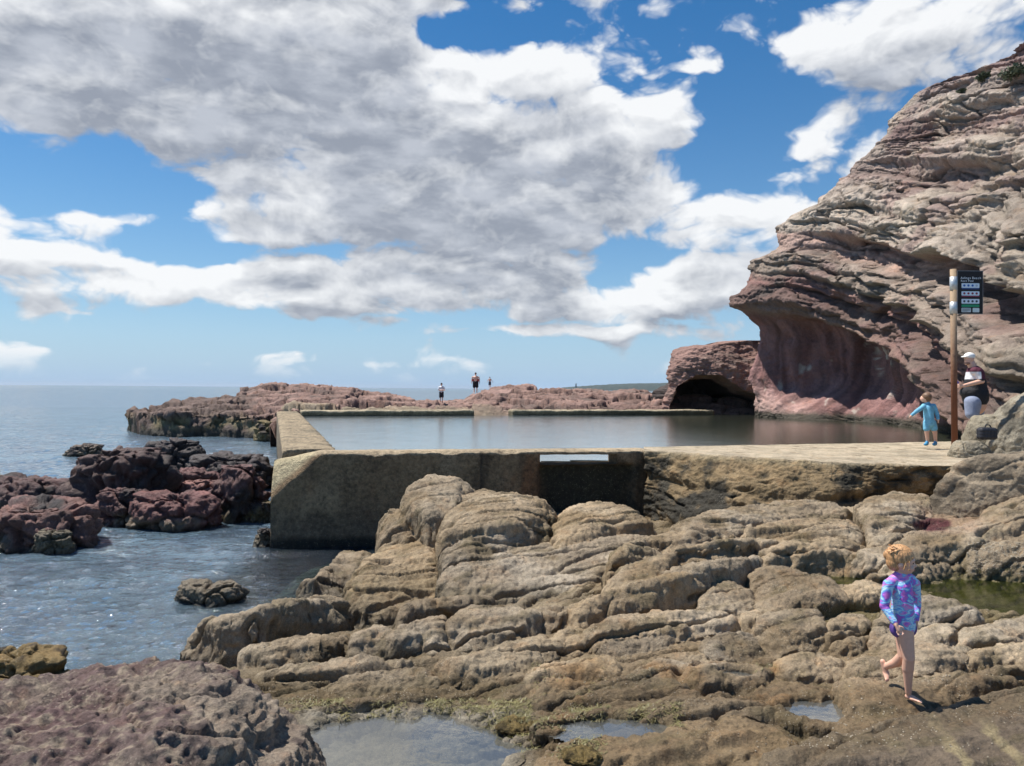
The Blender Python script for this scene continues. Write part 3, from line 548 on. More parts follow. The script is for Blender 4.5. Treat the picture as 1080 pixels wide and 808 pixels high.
# ================= rock platform with the rough face =================
edge = np.array([atZ(*e) for e in [(679, 475.5, 1.55), (720, 477.5, 1.55), (758, 480, 1.55), (823, 484, 1.55), (876, 487, 1.53), (933, 490, 1.5), (990, 491, 1.5), (1060, 492, 1.5), (1180, 490, 1.55)]])
foot = np.array([(679, 552, .30), (720, 545, .62), (758, 538, .8), (823, 535, .9), (876, 535, .93), (933, 525, 1.0), (990, 515, 1.05), (1060, 515, 1.1), (1180, 510, 1.2)])
foot = np.array([atZ(a, b, c) for a, b, c in foot]); foot[:, 1] = np.minimum(foot[:, 1], edge[:, 1]+.15)
back = np.array([atZ(*e) for e in [(679, 471.5, 1.5), (720, 470.6, 1.5), (758, 470, 1.5), (823, 469, 1.5), (876, 468, 1.5), (933, 467, 1.5), (990, 466, 1.52), (1060, 464, 1.55), (1180, 460, 1.6)]])
nu = 520; q = np.linspace(0, 1, nu); k = np.linspace(0, 1, len(edge))
ip = lambda A: np.stack([np.interp(q, k, A[:, i]) for i in range(3)], -1)
E, Fo, Bk = ip(edge), ip(foot), ip(back)
rows = []
for t in np.linspace(0, 1, 10): p = Bk*(1-t)+Bk*t; p = Bk.copy(); p[:, 2] -= (1-t)*.9; p[:, 1] += (1-t)*.15; rows.append(p)
for t in np.linspace(0, 1, 70)[1:]: rows.append(Bk*(1-t)+E*t)
for t in np.linspace(0, 1, 90)[1:]:
    p = E*(1-t)+Fo*t; bul = np.sin(np.pi*min(t*1.0, 1))*.05; p[:, 1] -= bul; rows.append(p)
for t in np.linspace(0, 1, 14)[1:]: p = Fo.copy(); p[:, 2] -= t*.8; p[:, 1] -= t*.1; rows.append(p)
PP = np.stack(rows, 0); n = -gnorm(PP); n *= np.sign((n[..., 2].mean()))
zz = PP[..., 2]; tface = np.zeros(PP.shape[:2]); tface[79:168] = 1
led = ridg(PP*np.array([.35, .35, 1.7]), 1.5, 3, off=3)
dface = .10*fbm(PP, 1.6, 4, off=5)+.07*fbm(PP*np.array([1, 1, 1.8]), 6, 4, off=6)-.10*ss(.72, 1., led)
under = np.exp(-((zz-(1.12-.02*PP[..., 0]+.08*fbm(PP, .9, 2, off=33)))/.07)**2)*ss(-.2, .2, fbm(PP, .9, 2, off=13)+.1)
dface = dface-.11*under
dtop = .018*fbm(PP, 1.5, 4, off=15)+.008*fbm(PP, 9, 3, off=16)
tr = np.zeros(PP.shape[:2]); tr[:] = ss(74, 84, np.arange(len(PP)))[:, None]
PP = PP+n*(dface*tr+dtop*(1-tr))[..., None]
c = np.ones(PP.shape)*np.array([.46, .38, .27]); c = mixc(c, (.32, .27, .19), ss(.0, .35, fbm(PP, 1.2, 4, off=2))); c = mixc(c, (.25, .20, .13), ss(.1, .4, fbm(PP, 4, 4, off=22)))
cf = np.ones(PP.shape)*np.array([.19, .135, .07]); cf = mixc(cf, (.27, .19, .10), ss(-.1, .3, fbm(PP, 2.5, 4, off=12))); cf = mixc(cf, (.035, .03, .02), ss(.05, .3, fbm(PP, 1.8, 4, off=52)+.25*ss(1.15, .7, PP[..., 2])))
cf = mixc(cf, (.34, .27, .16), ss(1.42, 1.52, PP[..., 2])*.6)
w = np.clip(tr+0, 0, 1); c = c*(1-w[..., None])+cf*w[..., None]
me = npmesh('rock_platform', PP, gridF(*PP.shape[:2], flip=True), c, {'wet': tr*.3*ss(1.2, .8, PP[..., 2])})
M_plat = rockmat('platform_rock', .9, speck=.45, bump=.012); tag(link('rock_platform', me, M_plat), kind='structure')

# ================= cliff =================
pxs = np.array([760, 800, 850, 900, 950, 1000, 1080, 1300, 1500.]); zs = np.array([0, 1.3, 3, 5, 7, 9, 11, 14, 17, 20, 25.])
TB = np.array([
 [36.5,36.5,34,31,25.5,20.5,17.0,13,11],
 [36.5,36.5,34,31,25.5,20.5,17.0,13,11],
 [37.4,37.2,35.3,32.6,27.5,21.8,18.0,13.8,12],
 [37.3,37.2,35.2,33,28.5,23.5,19.5,14.5,13],
 [36.6,36.2,34.2,32,28.5,24.5,20.8,15.5,14],
 [37,37,35,33,30,26.5,23,17,15.5],
 [37.3,37.3,36,34.2,31.5,28.5,24.8,19,17.5],
 [38,38,37,36,34,31.5,27.5,22,20],
 [39,39,38,37.5,36,34.5,30.5,25,23],
 [40,40,39,38.5,38,37,34.5,28,26],
 [42,42,42,41,40,39.5,39,34,33]])
sxs = (pxs-540)/F
def yfront(s, z):
    i = np.clip(np.searchsorted(zs, z, 'right')-1, 0, len(zs)-2); f = np.clip((z-zs[i])/(zs[i+1]-zs[i]), 0, 1)
    a = np.stack([np.interp(s, sxs, TB[r]) for r in range(len(zs))], 0)
    ii = np.arange(len(s)); f = f*f*(3-2*f); return a[i, ii]*(1-f)+a[i+1, ii]*f
sil = [(800,446),(799,437),(796,418),(790,400),(800,372),(799,345),(785,330),(773,322),(773,312),(786,302),(791,296),(792,275),(812,268),(819,261),(821,238),(835,228),(857,217),(870,205),(885,193),(893,181),(903,170),(918,158),(929,146),(934,137),(937,128),(945,118),(958,106),(971,98),(1012,90),(1038,79),(1080,64),(1140,52),(1240,40),(1400,34)]
sS = np.array([(a-540)/F for a, b in sil]); sz = []
for (a, b), s_ in zip(sil, sS):
    zz_ = 8.0
    for _ in range(30): zz_ = .5*zz_+.5*atY(a, b, float(yfront(np.array([s_]), np.array([zz_]))[0])+1.0)[2]
    sz.append(zz_)
sz = np.maximum.accumulate(np.array(sz)+np.arange(len(sz))*1e-4); print('cliff top', sz[-1])
nz_, ns_ = 460, 520; zr = np.interp(np.linspace(0, 1, nz_), [0, .12, .6, 1], [.3, 1.6, 12.5, sz.max()-.05])
sl = np.interp(zr, sz, sS); nb = 60
CP = np.zeros((nz_, ns_+nb, 3))
for i, z in enumerate(zr):
    w = np.linspace(0, 1, ns_)**1.25; s = sl[i]+(1.30-sl[i])*w; Y = yfront(s, np.full(ns_, z)); Y0 = Y[0]
    e = (s-sl[i])*36.0; R = 1.3; Y = Y+np.where(e < R, R-np.sqrt(np.maximum(R*R-(R-np.minimum(e, R))**2, 0)), 0)
    CP[i, nb:, 0] = s*Y; CP[i, nb:, 1] = Y; CP[i, nb:, 2] = z
    t = np.linspace(1, 0, nb+1)[:-1]; dy = 26*t**1.6; CP[i, :nb, 0] = sl[i]*Y[0]+dy*(.45+.25*t); CP[i, :nb, 1] = Y[0]+dy; CP[i, :nb, 2] = z+dy*.02
out = np.array([-.70, -.71, 0.0]); n = gnorm(CP); n *= np.sign((n@out).mean()); 
bb = CP[..., 2]+.27*(36-np.minimum(CP[..., 1], 38))+.7*fbm(CP, .10, 2, off=3)+.35*fbm(CP, .45, 3, off=13)
edgew = np.ones(CP.shape[:2]); ee = (CP[:, nb:, 0]/CP[:, nb:, 1]-sl[:, None])*36; edgew[:, nb:] = ss(.3, 3.5, ee); edgew[:, :nb] = .3
prof = np.interp(bb, [0, 1.4, 2.2, 4, 5.8, 6.2, 6.9, 7.3, 8.0, 8.2, 9.0, 9.15, 9.5, 9.9, 10.1, 12.1, 12.4, 13.2, 13.4, 14.1, 14.4, 15.6, 15.9, 17.2, 17.5, 18.8, 19.1, 21, 21.3, 23],
 [.5, .3, -.7, -1.1, -.7, .5, .7, .1, .1, .5, .45, .1, -.6, -.9, .55, .45, 0, -.25, .3, .2, -.2, -.1, .45, .3, -.25, -.1, .35, .2, -.1, 0])
flute = (bb < 6.3)*ss(1.3, 2.4, bb)*ss(6.3, 5.2, bb)
al = CP[..., 0]*.35+CP[..., 1]*.94+.25*(bb-4)**2*.25+.5*fbm(CP, .3, 2, off=8)
fl = .30*(np.abs(pn(al*1.05, bb*.12, 0*bb+3.3))*2-.6)+.12*pn(al*2.7, bb*.2, 0*bb+9.3)
thin = pn(bb*0+1.5, bb*0+CP[..., 1]*.06, bb*2.1)+.6*pn(bb*0+2.5, CP[..., 1]*.12, bb*4.9)+.35*pn(bb*0+4.5, CP[..., 1]*.2, bb*10.5)
upper = ss(6.0, 7.0, bb)
joint = ss(.80, .98, ridg(np.stack([CP[..., 1]*.9+CP[..., 0]*.3, CP[..., 0]*.1, bb*.12], -1), .8, 2, off=41))*((bb > 9.9) & (bb < 12.5))
w1, w2, wh = worley(np.stack([CP[..., 0]*.32, CP[..., 1]*.32, bb*1.1], -1)+.35*np.stack([fbm(CP, .8, 3, off=5), fbm(CP, .8, 3, off=6), fbm(CP, .8, 3, off=7)], -1), 1.0)
v1, v2, vh = worley(np.stack([CP[..., 0]*.7, CP[..., 1]*.7, bb*3.0], -1)+.5*np.stack([fbm(CP, 1.6, 3, off=5), fbm(CP, 1.6, 3, off=6), fbm(CP, 1.6, 3, off=7)], -1), 1.0, 4)
blocks = .26*(wh-.5)-.24*ss(.08, .0, w2-w1)+.11*(vh-.5)-.08*ss(.08, .0, v2-v1)
d = blocks*(.15+.85*upper)*(.3+.7*edgew)+prof*edgew+flute*fl*1.5+upper*np.sign(thin)*np.abs(thin)**.6*.30*(.4+.6*edgew)+.55*fbm(CP, .28, 3, off=1)*edgew+.20*fbm(CP, 1.1, 4, off=21)+.14*fbm(CP*np.array([1, 1, 1.6]), 3.6, 4, g=.65, off=27)*(1-.6*flute)-.25*joint-.18*ss(.84, 1, ridg(CP, .55, 2, off=61))*upper
blocky = np.floor(fbm(CP, .7, 2, off=83)*7)/7*.35*upper*ss(-.1, .2, fbm(CP, .16, 2, off=85)); d = d+blocky*edgew
hd = n.copy(); hd[..., 2] *= .35
CP = CP+hd*d[..., None]
c = np.zeros(CP.shape)
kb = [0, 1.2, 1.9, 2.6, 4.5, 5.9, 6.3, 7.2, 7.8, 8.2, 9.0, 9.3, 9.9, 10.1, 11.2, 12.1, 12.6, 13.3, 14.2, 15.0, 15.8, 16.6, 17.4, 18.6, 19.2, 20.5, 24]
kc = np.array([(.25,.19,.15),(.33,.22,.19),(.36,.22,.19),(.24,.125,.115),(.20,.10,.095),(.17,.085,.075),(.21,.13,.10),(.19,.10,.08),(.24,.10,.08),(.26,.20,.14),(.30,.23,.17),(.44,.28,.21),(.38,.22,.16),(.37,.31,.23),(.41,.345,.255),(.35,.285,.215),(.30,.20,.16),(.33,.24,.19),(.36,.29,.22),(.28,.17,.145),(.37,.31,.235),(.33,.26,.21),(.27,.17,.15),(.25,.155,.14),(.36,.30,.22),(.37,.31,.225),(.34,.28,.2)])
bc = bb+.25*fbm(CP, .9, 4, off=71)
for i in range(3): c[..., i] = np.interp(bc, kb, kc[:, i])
c = mixc(c, (.30, .25, .17), .75*ss(.0, .35, fbm(CP, .22, 3, off=95)+.02*(CP[..., 0]-14)-.03*(CP[..., 1]-26))*ss(5.5, 7.5, bb)*ss(10, 8, CP[..., 2]))
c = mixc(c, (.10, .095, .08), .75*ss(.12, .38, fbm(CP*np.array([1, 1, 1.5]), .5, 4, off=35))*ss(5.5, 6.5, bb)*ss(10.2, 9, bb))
c = mixc(c, (.24, .11, .10), .5*ss(.1, .35, fbm(CP, .4, 3, off=45)))
c = mixc(c, (.50, .45, .38), .8*ss(.26, .45, fbm(CP*np.array([1, 1, .5]), 1.9, 3, off=54))*flute*ss(.1, .3, fbm(CP, .3, 2, off=59)+.1))
st_ = pn(al*3.3, bb*.25, bb*0+1.1)+.6*pn(al*8.3, bb*.4, bb*0+6.1); c = c*(1+.55*flute*st_)[..., None]
c = c*(1+.30*upper*thin)[..., None]*(1.26-.20*upper)[..., None]; c = c*(.86+.28*vh*upper+.14*(1-upper))[..., None]; c = mixc(c, (.10, .075, .06), .55*upper*ss(.07, .0, w2-w1)+.35*upper*ss(.06, 0, v2-v1)); gl_ = c.mean(-1, keepdims=True); kk = (.12+.26*upper)[..., None]; c = (1-kk)*c+kk*gl_*np.array([1.16, .95, .88]); c = mixc(c, (.13, .055, .05), .5*flute*ss(-.1, .3, fbm(CP*np.array([1, 1, .4]), .8, 3, off=44))); c = mixc(c, (.45, .38, .29), .45*upper*ss(.05, .3, fbm(CP, .35, 4, off=66))*ss(9.8, 11, bb)); c = mixc(c, (.07, .06, .045), ss(1.75, 1.45, CP[..., 2]+.12*fbm(CP, 2, 2)))
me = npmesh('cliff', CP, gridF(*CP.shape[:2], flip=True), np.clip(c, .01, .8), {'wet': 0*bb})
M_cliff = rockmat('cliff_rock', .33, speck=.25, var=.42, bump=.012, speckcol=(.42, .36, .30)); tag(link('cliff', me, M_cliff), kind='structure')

# sea cave outcrop to the left of the cliff
nz2, ns2 = 220, 260; so_ = [(703,436),(705,420),(708,408),(708,398),(711,388),(716,376),(722,368),(740,363),(760,361),(800,356),(830,352)]
z2 = np.array([atY(a, b, 41)[2] for a, b in so_]); s2 = np.array([(a-540)/F for a, b in so_]); zr2 = np.linspace(.8, 5.35, nz2); sl2 = np.interp(zr2, z2, s2)
OP = np.zeros((nz2, ns2+20, 3))
for i, z in enumerate(zr2):
    w = np.linspace(0, 1, ns2); s = sl2[i]+(.36-sl2[i])*w; Y = np.full(ns2, 40.0)+.9*ss(3.5, 5.3, z); e = (s-sl2[i])*40; R = 1.2; Y = Y+np.where(e < R, R-np.sqrt(np.maximum(R*R-(R-np.minimum(e, R))**2, 0)), 0)
    px = s*F+540; roof = np.interp(px, [706, 716, 735, 760, 785, 800, 815], [1.2, 2.7, 3.25, 3.3, 2.5, 2.3, 2.0]); Y = Y+7*ss(roof+.12, roof-.25, z)*ss(708, 714, px)
    OP[i, 20:, 0] = s*Y*1.0; OP[i, 20:, 0] = s*40; OP[i, 20:, 1] = Y; OP[i, 20:, 2] = z; dy = np.linspace(1, 0, 21)[:-1]*14; OP[i, :20, 0] = sl2[i]*40+dy*.5; OP[i, :20, 1] = Y[0]+dy; OP[i, :20, 2] = z
n = gnorm(OP); n *= np.sign((n@out).mean()); d = .45*fbm(OP, .6, 4, off=2)+.16*fbm(OP*np.array([1, 1, 2]), 2.6, 4, off=5); n[..., 2] *= .5; OP = OP+n*d[..., None]
top_ = OP[-1:].copy(); caps_ = [top_+np.array([0, k*1.2, .10*k-.02*k*k]) for k in range(1, 9)]; OP = np.concatenate([OP]+caps_, 0)
c = np.ones(OP.shape)*np.array([.29, .175, .145]); c = mixc(c, (.19, .13, .11), ss(0, .3, fbm(OP*np.array([1, 1, 3]), .6, 4))); c = mixc(c, (.36, .25, .20), ss(.1, .35, fbm(OP, .5, 3, off=9)))
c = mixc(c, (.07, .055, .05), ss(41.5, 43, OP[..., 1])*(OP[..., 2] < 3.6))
me = npmesh('sea_cave_rock', OP, gridF(*OP.shape[:2], flip=True), c, {'wet': 0*OP[..., 0]}); tag(link('sea_cave_rock', me, M_cliff), kind='structure')

# ================= low rocks beyond the pool =================
nx, ny = 900, 320; yF = np.concatenate([np.linspace(32, 46, 170), np.linspace(46.1, 80, 150)]); tF = np.linspace(-.62, .62, nx); YF, TF = np.meshgrid(yF, tF, indexing='ij'); XF = TF*YF
PF = np.stack([XF, YF, 0*XF], -1); pxF = 540+F*TF
yfrontF = np.interp(pxF, [100, 138, 150, 200, 260, 290, 310, 540, 760], [47, 43, 39.6, 38.3, 38.4, 38.2, 33.8, 35, 38])+1.6*fbm(PF, .35, 4, off=3)
crest = np.interp(pxF, [100, 137, 139, 150, 180, 215, 252, 256, 280, 320, 345, 380, 410, 430, 470, 490, 500, 515, 540, 600, 640, 700, 760, 800], [9999, 460, 440, 437, 427, 423, 421, 412, 408, 406, 408, 412, 417, 423, 426.5, 424, 418, 411.5, 410, 412.5, 413.5, 412.5, 412, 412])
yh = 410+.00785*(pxF-540); yc = np.interp(pxF, [100, 250, 258, 500, 800], [43, 45, 52, 52, 50]); zc = H-(crest-yh)*yc/F; zc = np.where(pxF < 137.5, -1, zc)
edgez = np.interp(pxF, [138, 180, 260, 292, 310, 480, 560, 760], [1.1, 1.2, 1.15, 1.3, 1.45, 1.45, 1.5, 1.4])
t = np.clip((YF-yfrontF)/np.maximum(yc-yfrontF, .5), 0, 1); ZF = edgez+(zc-edgez)*t**1.3; ZF = np.where(YF > yc, zc-(YF-yc)*.10, ZF)
ZF = np.where(YF < yfrontF, edgez-(yfrontF-YF)*5, ZF); ZF = np.where(pxF < 290, ZF, np.where(YF < yfrontF+.01, 1.0, ZF))
ZF = np.clip(ZF*ss(128, 140, pxF)-1.5*(1-ss(128, 140, pxF)), -1.5, 4)
stp = .30; ZF = ZF+.22*fbm(PF*np.array([.6, 1.3, 1]), .45, 3, off=6)*ss(.9, 1.4, ZF); fr = ZF/stp; ZF = .45*ZF+.55*stp*(np.floor(fr)+ss(.25, .75, fr-np.floor(fr)))
ZF = ZF+.10*fbm(PF*np.array([.5, 1.4, 1]), 1.6, 4, off=16)*ss(.2, .9, ZF)
YF, ZF = respace(YF, ZF, 0.0, 9); XF = TF*YF; PF = np.stack([XF, YF, ZF], -1); n = gnorm(PF); n *= np.sign(n[..., 2].mean()); q1, q2, qh = worley(np.stack([PF[..., 0]*.5, PF[..., 1]*.9, PF[..., 2]*1.5], -1)+.3*np.stack([fbm(PF, 1, 3), fbm(PF, 1, 3, off=4), fbm(PF, 1, 3, off=6)], -1))
PF = PF+n*((.55*(qh-.5)-.30*ss(.12, 0, q2-q1))*ss(.3, .8, ZF))[..., None]
PF = PF+n*(.24*fbm(PF*np.array([1, 1, 2]), .9, 4, off=9)+.20*fbm(PF*np.array([.6, 1.2, 2]), 2.6, 4, g=.6, off=39))[..., None]*.9
# keep clear of the pool basin
PF[..., 2] -= .0
inpool = (PF[..., 1] < np.interp(PF[..., 0], [-10, 11], [33.6, 41.0])) & (PF[..., 0] > -10.2); dd_ = PF[..., 1]-np.interp(PF[..., 0], [-10, 11], [33.6, 41.0]); lim = np.where(dd_ < 0, .9+.5*np.maximum(dd_, -1), .9+.75*dd_)+.10*fbm(PF, 2.2, 4, off=7); PF[..., 2] = np.where(PF[..., 0] > -10.2, np.minimum(PF[..., 2], lim), PF[..., 2])
c = np.ones(PF.shape)*np.array([.26, .165, .135]); c = mixc(c, (.33, .21, .175), ss(.0, .3, fbm(PF, .3, 3, off=2))); c = mixc(c, (.17, .12, .10), ss(.05, .35, fbm(PF*np.array([.5, 1, 3]), .9, 4, off=12)))
c = c*(.7+.6*qh)[..., None]*.9; c = mixc(c, (.06, .045, .04), .7*ss(.09, 0, q2-q1)); c = mixc(c, (.13, .095, .08), ss(290, 240, pxF+25*fbm(PF, .4, 2))*.8); c = mixc(c, (.22, .18, .09), ss(1.15, .75, PF[..., 2])*.85*ss(-.3, .1, fbm(PF, .8, 2))); c = mixc(c, (.045, .04, .03), ss(.55, .2, PF[..., 2]+.15*fbm(PF, 1, 2)))
c = mixc(c, (.30, .26, .17), .7*ss(1.5, 2.5, YF-33)*ss(4, 1.5, YF-yfrontF)*(pxF > 300))
me = npmesh('low_rock_point', PF, gridF(*PF.shape[:2]), c, {'wet': .4*ss(.9, .3, PF[..., 2])}); tag(link('low_rock_point', me, M_cliff), kind='structure')
# headland far away
HX = np.linspace(-60, 900, 240); HYn = np.array([0, 30, 90, 200, 400, 600]); prof_ = np.array([0, .55, .9, 1, .8, 0])
hh = np.interp(HX, [-60, 150, 175, 260, 330, 420, 560, 900], [0, 0, 9, 15, 20, 24, 27, 30])+2.0*fbm(np.stack([HX*.02, HX*0, HX*0], -1), 1, 4)*ss(150, 260, HX)
HP = np.stack([np.broadcast_to(HX, (6, 240)), 2300+np.broadcast_to(HYn[:, None], (6, 240)), np.maximum(hh[None]*prof_[:, None], -.5)+(prof_[:, None] > 0)*1.3*pn(HX[None]*.09, HYn[:, None]*.1, 0)*(hh[None] > 2)], -1)
me = npmesh('headland', HP, gridF(6, 240), np.ones(HP.shape)*np.array([.035, .05, .04]), {'wet': 0*HP[..., 0]}); M_head = rockmat('wooded_headland', .02, speck=0, bump=.01); tag(link('headland', me, M_head), kind='structure')
# ================= separate boulders =================
_ico = {}
def ico(n):
    if n not in _ico:
        b = bmesh.new(); bmesh.ops.create_icosphere(b, subdivisions=n, radius=1); b.verts.ensure_lookup_table()
        _ico[n] = (np.array([v.co[:] for v in b.verts]), np.array([[v.index for v in f.verts] for f in b.faces])); b.free()
    return _ico[n]
def boulder(name, c, size, seed, mat, colf, label, group=None, planes=9, rough=.07, sub=6, rot=0.0, tilt=0.0, flat=.75, wetf=None, strat=0.0, crust=0.0, brk=.55):
    D, Fc = ico(sub); rg = np.random.default_rng(seed); V = D.copy()
    nrm = rg.normal(size=(planes, 3)); nrm /= np.linalg.norm(nrm, axis=1)[:, None]; nrm = np.vstack([nrm, [0, 0, 1]]); dist = np.append(rg.uniform(.72, .95, planes), flat)
    q = np.maximum(D@nrm.T, 1e-3)/dist; r = (np.sum(q**14, axis=1)+1)**(-1/14.)
    V = D*r[:, None]; S = np.array(size); ws = V*S; so_ = seed*3.7
    nn = ws/(S*S); nn /= np.linalg.norm(nn, axis=1)[:, None]; m = S.mean(); st = np.array([1, 1, 1+strat*2])
    dd = rough*m*(1.5*fbm(ws*st, .8/m, 3, off=so_)+.9*fbm(ws*st, 2.6/m, 4, g=.6, off=so_+5)+.5*fbm(ws*st, 9/m, 3, g=.6, off=so_+9)-1.0*ss(.78, 1, ridg(ws*np.array([1, 1, 1.5]), .9/m, 2, off=so_)))
    if brk:
        a1, a2, ah = worley(ws/m*np.array([1, 1, 1.5])*1.5+.3*np.stack([fbm(ws, 1.5/m, 2, off=so_), fbm(ws, 1.5/m, 2, off=so_+2), fbm(ws, 1.5/m, 2, off=so_+4)], -1), 1.0, seed); b1, b2, bh = worley(ws/m*np.array([1, 1, 1.6])*4, 1.0, seed+3)
        dd = dd+brk*m*(.20*(ah-.5)-.16*ss(.14, 0, a2-a1)+.07*(bh-.5)-.05*ss(.12, 0, b2-b1))
    if crust: dd = dd+crust*(fbm(ws, 9, 3, g=.7, off=3)+.9*fbm(ws, 24, 3, g=.7, off=8))-crust*1.6*ss(.2, .5, fbm(ws, 6, 3, off=51))
    ws = ws+nn*dd[:, None]
    R = np.array(Matrix.Rotation(rot, 3, 'Z')@Matrix.Rotation(tilt, 3, 'Y')); ws = ws@R.T; Pw = ws+np.array(c)
    col = colf(Pw, nn@R.T, dd/(rough*m)); me = npmesh(name, Pw, Fc, col, {'wet': wetf(Pw) if wetf else np.zeros(len(Pw))})
    o = link(name, me, mat, origin=(c[0], c[1], Pw[:, 2].min())); return tag(o, label, 'rock', group), Pw
def rockpx(l, r, top, ft, zf, dr, *a, dz=.25, **k):
    Y = (H-zf)/(-(ray((l+r)/2, ft)[2]/ray((l+r)/2, ft)[1])); hw = (r-l)/2/F*Y; b = hw*dr; Yc = Y+b*.8; hw = (r-l)/2/F*Yc
    zt = atY((l+r)/2, top, Yc)[2]; cz = (zf-dz); hh = max(zt-cz, .05); x = atY((l+r)/2, ft, Yc)[0]
    flat = k.get('flat', .75); return boulder(a[0], (x, Yc, cz), (hw*1.08, b, hh/(flat*1.0)), *a[1:], **k)
M_sr = rockmat('wet_red_rock', .9, speck=.3, bump=.010, rough=.7); M_bl = rockmat('purple_rock', 1.15, speck=.6, speckcol=(.36, .30, .23), bump=.012, var=.6, speckscale=48); M_gb = rockmat('grey_boulder_rock', .8, speck=.35, bump=.012)
def redcol(base=(.135, .068, .055), dark=(.03, .022, .022), tan=(.16, .13, .08), ht=.3):
    def f(P, n, d):
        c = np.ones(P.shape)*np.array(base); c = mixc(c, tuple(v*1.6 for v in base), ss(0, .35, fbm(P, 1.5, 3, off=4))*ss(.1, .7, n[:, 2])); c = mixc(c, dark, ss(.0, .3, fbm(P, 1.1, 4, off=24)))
        c = mixc(c, tan, .8*ss(ht, ht*.3, P[:, 2]+.15*fbm(P, 2, 3, off=2))*ss(-.15, .2, fbm(P, 1.6, 3, off=14))); return mixc(c, (.02, .02, .018), .8*ss(.12, .0, P[:, 2]))
    return f
wetsea = lambda P: .25+.5*ss(.5, .1, P[:, 2])
GR1 = 'dark red rocks standing in the sea to the left of the pool wall'
for (l, r, top, ft, dr, sd, cf, lab, k) in [
 (-34, 108, 530, 584, .8, 3, redcol((.15, .075, .062)), 'dark red rock with a ridged back at the left edge, nearest of the sea rocks', {}),
 (30, 76, 560, 586, .8, 23, redcol((.11, .09, .06)), 'small olive grey rock leaning on the front of the ridged dark red rock', {}),
 (-40, 84, 504, 548, .9, 5, redcol((.09, .045, .042)), 'blackish rock rising out of the water at the left edge, behind the dark red one', {}),
 (62, 180, 476, 552, .8, 7, redcol((.085, .048, .043)), 'tallest dark purple rock with a smooth hump in the middle of the sea rocks', {}),
 (98, 160, 516, 556, .8, 43, redcol((.12, .055, .05)), 'low maroon rock at the water in front of the tallest dark hump', {}),
 (152, 218, 466, 500, .8, 9, redcol((.04, .03, .03)), 'black pointed rock at the back of the sea rocks', {}),
 (196, 288, 481, 520, .9, 11, redcol((.045, .035, .035)), 'black weedy rock lying next to the end of the concrete wall', {}),
 (150, 240, 498, 530, .8, 13, redcol((.13, .06, .055)), 'maroon rock wedged between the black pointed rock and the front rocks', {}),
 (162, 236, 507, 542, .7, 17, redcol((.27, .13, .11), (.15, .08, .07)), 'pinkish red block, the palest of the sea rocks', {}),
 (138, 232, 522, 560, .7, 19, redcol((.14, .06, .055)), 'broad maroon rock sloping into the sea at the front of the group', {}),
 (216, 290, 490, 552, .7, 29, redcol((.12, .06, .055)), 'red brown rock pressed against the foot of the concrete wall', {}),
 (258, 290, 528, 552, .8, 31, redcol((.15, .115, .05)), 'small ochre rock touching the concrete wall at the waterline', {}),
 (266, 292, 558, 578, .8, 37, redcol((.06, .055, .05)), 'tiny grey rock at the foot of the wall corner', {}),
 (68, 110, 469, 482, .9, 41, redcol((.12, .085, .06)), 'small flat brown rock alone in the open water', {}),
 (180, 262, 615, 640, .8, 47, redcol((.15, .12, .08), (.08, .06, .05), ht=.05), 'lone low brown rock awash in the channel in front of the wall corner', {}),
 (268, 300, 444, 466, .8, 53, redcol((.16, .12, .05)), 'ochre rock between the low rock point and the far part of the side wall', {})]:
    rockpx(l, r, top, ft, 0.0, dr, 'sea_rock', sd, M_sr, cf, lab, GR1, planes=12, rough=.12, sub=6, brk=.85, flat=.62, wetf=wetsea, strat=.5, dz=.2, **k)
def gcol(base=(.27, .235, .17)):
    def f(P, n, d):
        c = np.ones(P.shape)*np.array(base); c = mixc(c, tuple(v*1.3 for v in base), ss(-.1, .3, fbm(P, 1.3, 3, off=4))); c = mixc(c, tuple(v*.55 for v in base), ss(.05, .35, fbm(P, 2.1, 4, off=24))); return c
    return f
# large grey boulders at the right edge
GR2 = 'grey boulders at the right edge beside the platform'
rockpx(982, 1190, 477, 548, 1.0, .55, 'boulder', 61, M_gb, gcol((.27, .215, .15)), 'broad smooth grey brown boulder at the right edge, below the signpost and the platform end', GR2, brk=.14, planes=7, rough=.05, flat=.8, dz=.2, sub=7)
rockpx(1014, 1080, 434, 482, 1.45, .8, 'boulder', 63, M_gb, gcol(), 'rounded grey boulder under the man, holding the black bag in its lap', GR2, brk=.14, planes=7, rough=.07, flat=.85, dz=.3)
rockpx(1000, 1050, 465, 486, 1.47, .6, 'boulder', 64, M_gb, gcol((.30, .26, .19)), 'low flat grey rock at the foot of the signpost', GR2, brk=.14, planes=7, rough=.07, flat=.8, dz=.1)
rockpx(1036, 1190, 404, 492, 1.35, .7, 'boulder', 65, M_gb, gcol((.26, .23, .175)), 'tallest grey boulder leaning in from the right edge above the broad one', GR2, brk=.14, planes=7, rough=.06, flat=.85, dz=.3, sub=7, tilt=-.25)
rockpx(1050, 1130, 388, 440, 1.6, .9, 'boulder', 67, M_gb, gcol((.25, .22, .17)), 'grey boulder at the right edge behind the tallest one, beside the man', GR2, brk=.14, planes=7, rough=.07, flat=.85, dz=.3)
